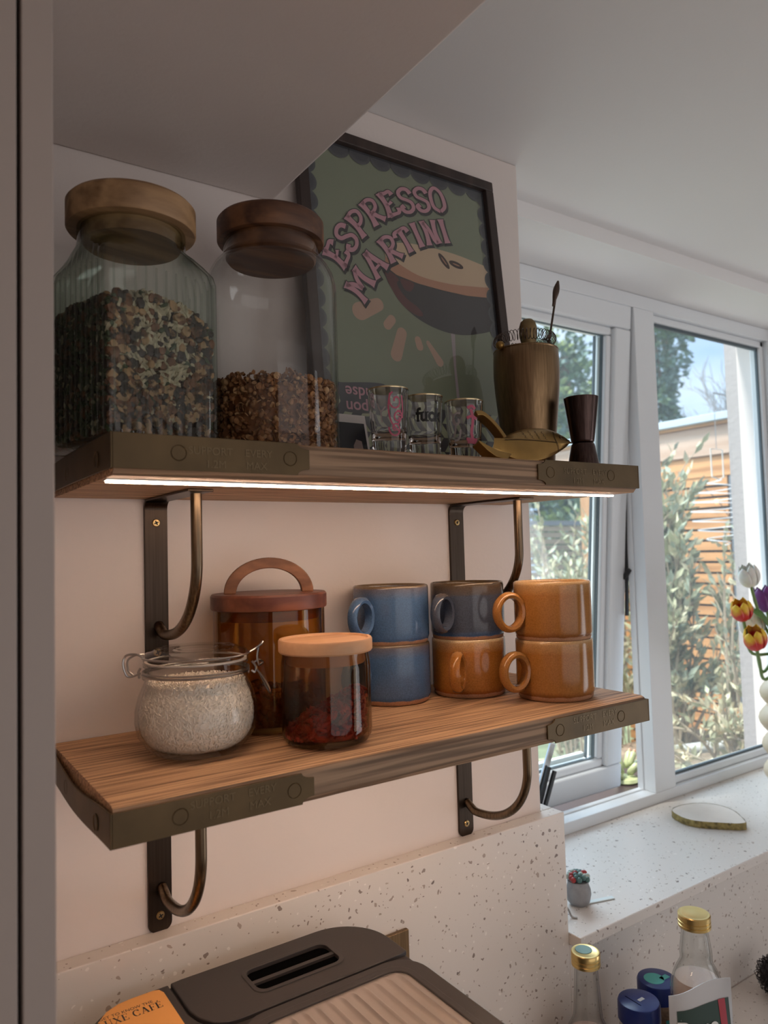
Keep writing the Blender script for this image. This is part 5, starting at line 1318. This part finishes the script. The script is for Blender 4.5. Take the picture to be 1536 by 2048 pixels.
MB().box(-.01, .10, -.56, -.46, 0, zz(.604)).build('post', M['post'], t, bevel=.004)
MB().box(.0, .03, -.455, -.03, 0, zz(.50)).build('side_panel', pbr('slate_grey_panel', (.17, .19, .22), .4), t)
# far fence
t = thing('garden_fence', (5.6, 4.2, GZ), 'weathered horizontal slat fence along the far garden edge', 'fence')
sl = MB(); z = zz(.37)
while z > .05: sl.box(-3.5, 5, 0, .02, z-.05, z); z -= .062
sl.build('slat_panel', M['cedarx'], t)
MB().box(-3.5, 5, -.02, .04, zz(.375), zz(.42)).build('top_rail', pbr('grey_rail', (.20, .20, .22), .7), t)
for x in (-3, -1.2, .6, 2.4, 4.2): MB().box(x, x+.08, .025, .1, 0, zz(.41)).build('post', M['cedarx'], t)

def leafset(mb, c, dirs, ln, wd):
    """one narrow pointed leaf"""
    d = dirs.normalized(); s = d.cross(Vector((rnd(-1, 1), rnd(-1, 1), rnd(-1, 1)))).normalized(); n_ = d.cross(s)
    mb.add([c, c + d*ln*.45 + s*wd*1.4 + n_*wd*.25, c + d*ln, c + d*ln*.45 - s*wd*1.4 + n_*wd*.25, c + d*ln*.5], [(0, 4, 1), (1, 4, 2), (2, 4, 3), (3, 4, 0)])
M['olive'] = pbr('olive_leaf', (.44, .45, .29), .55, var=.3, vscale=6); M['olive2'] = pbr('pale_olive_leaf', (.62, .58, .40), .55, var=.2, vscale=6); M['oliveg'] = pbr('grey_green_leaf', (.38, .43, .33), .5, var=.3, vscale=6)
M['twig'] = pbr('pale_twig', (.42, .34, .25), .7); M['bark'] = pbr('bark', (.17, .12, .085), .85, var=.3, vscale=10)
def shrub(loc, tips, label, nleaf, ll, mats, per=14):
    t = thing('olive_shrub', loc, label, 'shrub', 'grey green shrubs outside the window')
    st = MB(); lv = MB()
    for tp in tips:
        tp = Vector(tp) - Vector(loc); b = Vector((rnd(-.06, .06), rnd(-.06, .06), 0)); mid = b.lerp(tp, .5) + Vector((rnd(-.08, .08), rnd(-.08, .08), .08))
        P = crom([b, mid, tp], 10); m_ = len(P)
        st.tube(P, [.008*(1-.8*i/m_) for i in range(m_)], 5)
        for k in range(per):
            i = int(m_*rnd(.25, .98)); p = P[i]; d = (P[min(i+1, m_-1)] - P[i-1]).normalized()
            q = p + (d + Vector((rnd(-1, 1), rnd(-1, 1), rnd(-.3, 1))))*rnd(.05, .12)
            st.tube([p, (p+q)/2 + Vector((0, 0, .01)), q], [.003, .002, .0012], 4)
            for j in range(nleaf):
                u = rnd(.1, 1); c = p.lerp(q, u); lv.mat(random.choice(mats)); leafset(lv, c, (q-p).normalized() + Vector((rnd(-1, 1), rnd(-1, 1), rnd(-.4, 1)))*.9, rnd(.6, 1.15)*ll, ll*.13)
    st.build('branches', M['twig'], t, smooth=60); lv.build('foliage', None, t, smooth=0, fix=False)
    return t
OM = [M['olive'], M['olive2'], M['oliveg']]
tips = [(2.7 + rnd(-.15, .15), rnd(1.10, 1.36), rnd(.05, .50)) for i in range(22)] + [(2.65 + rnd(-.15, .15), rnd(.95, 1.36), rnd(-.55, .15)) for i in range(11)]
shrub((2.68, 1.22, -.679), tips, 'pale leafy olive shrub in front of the slatted shelter', 6, .066, OM)
tips = [(2.62 + rnd(-.1, .1), rnd(.78, 1.02), rnd(-.55, .26)) for i in range(8)]
shrub((2.62, .90, -.679), tips, 'sparser twiggy shrub beside the white outer wall', 3, .05, OM, per=8)
tips = [(2.9 + rnd(-.2, .2), rnd(1.72, 2.25), rnd(-.25, .36)) for i in range(22)]
shrub((2.9, 1.98, GZ), tips, 'bushy shrub seen through the open sash', 7, .06, OM)
tips = [(2.5 + rnd(-.12, .12), rnd(1.32, 1.62), rnd(-.55, .1)) for i in range(14)]
shrub((2.5, 1.47, GZ), tips, 'tangled shrub seen through the gap beside the open sash', 6, .05, OM)

def tree(loc, blobs, label, nclump, mats, ls, name='evergreen_tree'):
    t = thing(name, loc, label, 'tree', 'trees beyond the garden fence')
    st = MB(); lv = MB(); base = Vector((0, 0, 0))
    top_ = Vector((0, 0, max(b[2] for b in blobs)))
    st.tube(crom([base, top_*.5 + Vector((.1, 0, 0)), top_], 6), [.16*(1-.7*i/13) for i in range(13)], 8)
    for bx, by, bz, br in blobs:
        c0 = Vector((bx, by, bz)); st.tube(crom([Vector((0, 0, bz*.55)), c0*.6 + Vector((0, 0, bz*.35)), c0], 5), [.05, .045, .04, .035, .03, .026, .022, .018, .014, .012, .01], 5)
        for k in range(nclump):
            d = Vector((random.gauss(0, 1), random.gauss(0, 1), random.gauss(0, 1))).normalized(); p = c0 + d*br*rnd(.35, 1.05)
            lv.mat(random.choice(mats))
            for j in range(9): leafset(lv, p + Vector((rnd(-1, 1), rnd(-1, 1), rnd(-1, 1)))*ls*.7, d + Vector((rnd(-1, 1), rnd(-1, 1), rnd(-.6, .6))), ls*rnd(.7, 1.4), ls*.22)
    st.build('trunk', M['bark'], t, smooth=60); lv.build('foliage', None, t, smooth=0, fix=False)
M['ev1'] = pbr('evergreen_leaf', (.12, .19, .11), .6, var=.4, vscale=3); M['ev2'] = pbr('yellow_green_leaf', (.26, .33, .12), .6, var=.3, vscale=3); M['ev3'] = pbr('blue_green_leaf', (.19, .28, .25), .6, var=.3, vscale=3)
EV = [M['ev1'], M['ev2'], M['ev3'], M['ev1']]
g0 = zz
tree((8.6, 7.0, GZ), [(-.7, 0, 3.4, .7), (.1, .2, 3.9, .75), (.6, 0, 3.3, .7), (-.3, -.3, 2.6, .75), (.5, -.2, 2.3, .7), (-.8, .1, 2.0, .6), (.0, 0, 1.7, .6), (.1, .3, 4.4, .5)], 'tall green tree behind the far fence, seen through the open sash', 95, EV, .13)
tree((7.0, 5.0, GZ), [(-.6, 0, 1.5, .55), (.1, 0, 1.6, .55), (.8, 0, 1.6, .55), (.4, .1, 1.2, .5), (1.3, .1, 1.5, .5)], 'low dark hedge bush just above the far fence', 100, EV, .10, 'hedge_bush')
tree((11.2, 7.0, GZ), [(-.5, 0, 5.3, .5), (.0, 0, 4.9, .42), (-.2, 0, 4.4, .40), (-.3, 0, 3.9, .34), (-.2, 0, 3.5, .3), (.1, 0, 5.5, .3)], 'feathery evergreen tree beside the mullion', 60, [M['ev1'], M['ev3']], .12)
# bare winter tree against the sky
t = thing('bare_tree', (14.2, 7.2, GZ), 'leafless branching tree against the sky above the shelter roof', 'tree')
br = MB()
def grow(p, d, ln, r, depth):
    q = p + d*ln; mid = (p+q)/2 + Vector((rnd(-1, 1), rnd(-1, 1), rnd(-1, 1)))*ln*.08
    br.tube([p, mid, q], [r, r*.85, r*.7], 5 if depth > 2 else 4)
    if depth == 0: return
    for k in range(3 if depth < 4 else 4):
        a = Vector((rnd(-1, 1), rnd(-1, 1), rnd(-.5, .8))); grow(p.lerp(q, rnd(.55, 1)), (d + a*.75).normalized(), ln*rnd(.62, .85), r*.62, depth-1)
grow(Vector((0, 0, 0)), Vector((-.08, 0, 1)).normalized(), 2.2, .12, 1) if False else None
br.tube([Vector((0, 0, 0)), Vector((-.1, 0, 1.4)), Vector((-.2, 0, 2.8))], [.13, .11, .09], 8)
for k in range(5): grow(Vector((-.2, 0, 2.4 + .1*k)), Vector((-.5 + .12*k*1.3 - .25, rnd(-.3, .3), .55 + .06*k)).normalized(), rnd(.9, 1.2), .026, 3)
br.build('branches', pbr('winter_bark', (.34, .33, .35), .8), t, smooth=60)

bed = thing('raised_bed', (2.48, .92, GZ), 'raised timber bed of soil under the shrubs outside the window', 'raised bed')
MB().box(-.55, .52, -.48, .44, 0, zz(-.70)).build('timber_side', pbr('bed_timber', (.30, .20, .13), .8, var=.2, vscale=8), bed)
MB().box(-.52, .49, -.45, .41, zz(-.70), zz(-.68)).build('soil', pbr('dry_soil', (.22, .17, .12), .95, bump=1, bscale=50, var=.4, vscale=30), bed)
M['dry1'] = pbr('straw_leaf', (.62, .52, .33), .6, var=.2, vscale=6)
tips = [(2.30 + rnd(-.25, .3), rnd(.52, .95), rnd(-.62, -.38)) for i in range(15)]
t = shrub((2.32, .72, -.679), tips, 'low dry straw coloured plant at the foot of the white outer wall', 6, .05, [M['dry1'], M['olive2'], M['olive']], per=7)
# driftwood on the ground bed, planter and succulent on the outer sill
def log(loc, pts, r, label):
    t_ = MB().tube(crom(pts, 5), r, 8).build('driftwood_branch', pbr('grey_driftwood', (.50, .50, .48), .7, var=.35, vscale=20, bump=.4, bscale=40) if 'drift' not in M else M['drift'], None, loc=(loc[0], loc[1], loc[2]-.02), smooth=60)
    M['drift'] = t_.data.materials[0]; return tag(t_, label, 'branch')
pl = thing('garden_planter', (1.25, .66, GZ), 'dark brown planter trough with terracotta edge below the window', 'planter')
MB().box(-.50, .42, -.09, .09, 0, zz(-.50)).build('trough', pbr('dark_stained_timber', (.045, .032, .036), .45), pl, bevel=.005)
mb = MB(); annulus(mb, [(-.51, -.10), (.43, -.10), (.43, .10), (-.51, .10)], [(-.47, -.06), (.39, -.06), (.39, .06), (-.47, .06)], zz(-.50), zz(-.475)); mb.build('edge', pbr('terracotta_edge', (.42, .19, .09), .7), pl)
MB().box(-.48, .40, -.07, .07, zz(-.499), zz(-.485)).build('soil', pbr('soil', (.06, .045, .035), .95, bump=.8, bscale=60), pl)
log((2.40, .74, -.600), [(-.10, .22, .02), (.0, .08, .055), (.02, -.04, .10), (.05, -.08, .14)], .020, 'pale grey driftwood branch, upper of two by the white outer wall')
log((2.40, .74, -.640), [(-.12, .10, .015), (.0, .02, .02), (.06, -.05, .09), (.12, -.09, .13)], .022, 'pale grey driftwood branch, lower of two by the white outer wall')
t = thing('succulent_plant', (1.335, .405, ZS-.0228), 'small pale green succulent with pink tipped leaves outside the open sash', 'plant')
M['suc'] = pbr('succulent_leaf', (.42, .46, .24), .4, var=.25, vscale=30); M['sucr'] = pbr('pink_leaf_tip', (.62, .32, .20), .4)
MB().lathe([(0, 0), (.030, 0), (.034, .004), (.030, .010), (0, .012)], 20).build('base', M['suc'], t)
for i, (dx, dy, dz, ln) in enumerate(((.06, .0, .03, .05), (.035, .01, .055, .045), (-.02, .0, .03, .04), (.0, .015, .045, .04), (.055, .01, .012, .045), (-.04, -.01, .018, .035), (.02, -.02, .03, .035), (.045, .0, .062, .04))):
    d = Vector((dx, dy, dz)).normalized(); p = Vector((dx, dy, dz))*.5 + Vector((0, 0, .008))
    mb = MB(); mb.mat(M['suc']); grain(mb, p + d*ln*.3, d, ln*.55, .0095, 8); lf_ = mb.build('leaf', None, t, smooth=70)
    mb = MB(); grain(mb, p + d*ln*.78, d, ln*.12, .0040, 7); mb.build('tip', M['sucr'], lf_, smooth=70)
# pale garden hose on the lawn
hose = MB().tube(crom([(-.55, .30, .012), (-.2, .05, .012), (.2, -.1, .012), (.5, .15, .012), (.45, .55, .012), (0, .6, .012), (-.5, .45, .012), (-.9, .6, .012)], 8), .012, 8).build('garden_hose', pbr('pale_hose', (.62, .60, .40), .5), None, loc=(3.75, 2.9, GZ), smooth=60)
tag(hose, 'pale garden hose looped on the lawn', 'hose')
# white wire coil built outside in place of a pendant lamp's reflection in the pane
t = thing('pendant_reflection_coil', (2.60, .90, .70), 'white wire coil standing in for a pendant lamp reflected in the right hand pane', 'reflection stand-in')
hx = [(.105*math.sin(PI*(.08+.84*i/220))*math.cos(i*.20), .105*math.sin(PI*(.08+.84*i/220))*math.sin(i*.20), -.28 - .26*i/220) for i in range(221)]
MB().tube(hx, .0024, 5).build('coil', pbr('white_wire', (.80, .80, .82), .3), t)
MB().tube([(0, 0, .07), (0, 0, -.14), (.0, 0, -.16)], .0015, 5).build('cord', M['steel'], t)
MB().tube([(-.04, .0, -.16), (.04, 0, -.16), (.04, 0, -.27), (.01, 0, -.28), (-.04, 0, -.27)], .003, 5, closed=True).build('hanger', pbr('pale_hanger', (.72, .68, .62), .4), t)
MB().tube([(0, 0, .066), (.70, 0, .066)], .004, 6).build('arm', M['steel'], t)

# little glowing bulbs strung on the shelter
t = thing('string_light', (3.24, 1.303, .3714), 'two small glowing orange bulbs strung on the garden shelter', 'string light')
M['bulb'] = pbr('glowing_bulb', (.9, .5, .25), .4, emit=(1.0, .42, .16), estr=2.2)
MB().tube(crom([(.0, .10, .10), (.0, .0, .012), (.0, -.06, -.075), (0, -.1185, -.0966), (.0, -.20, -.05)], 6), .002, 5).build('wire', M['blackpl'], t)
for p_ in ((0, 0, 0), (0, -.1185, -.1086)): MB().sphere(p_, .013, 14, 10).build('bulb', M['bulb'], t)
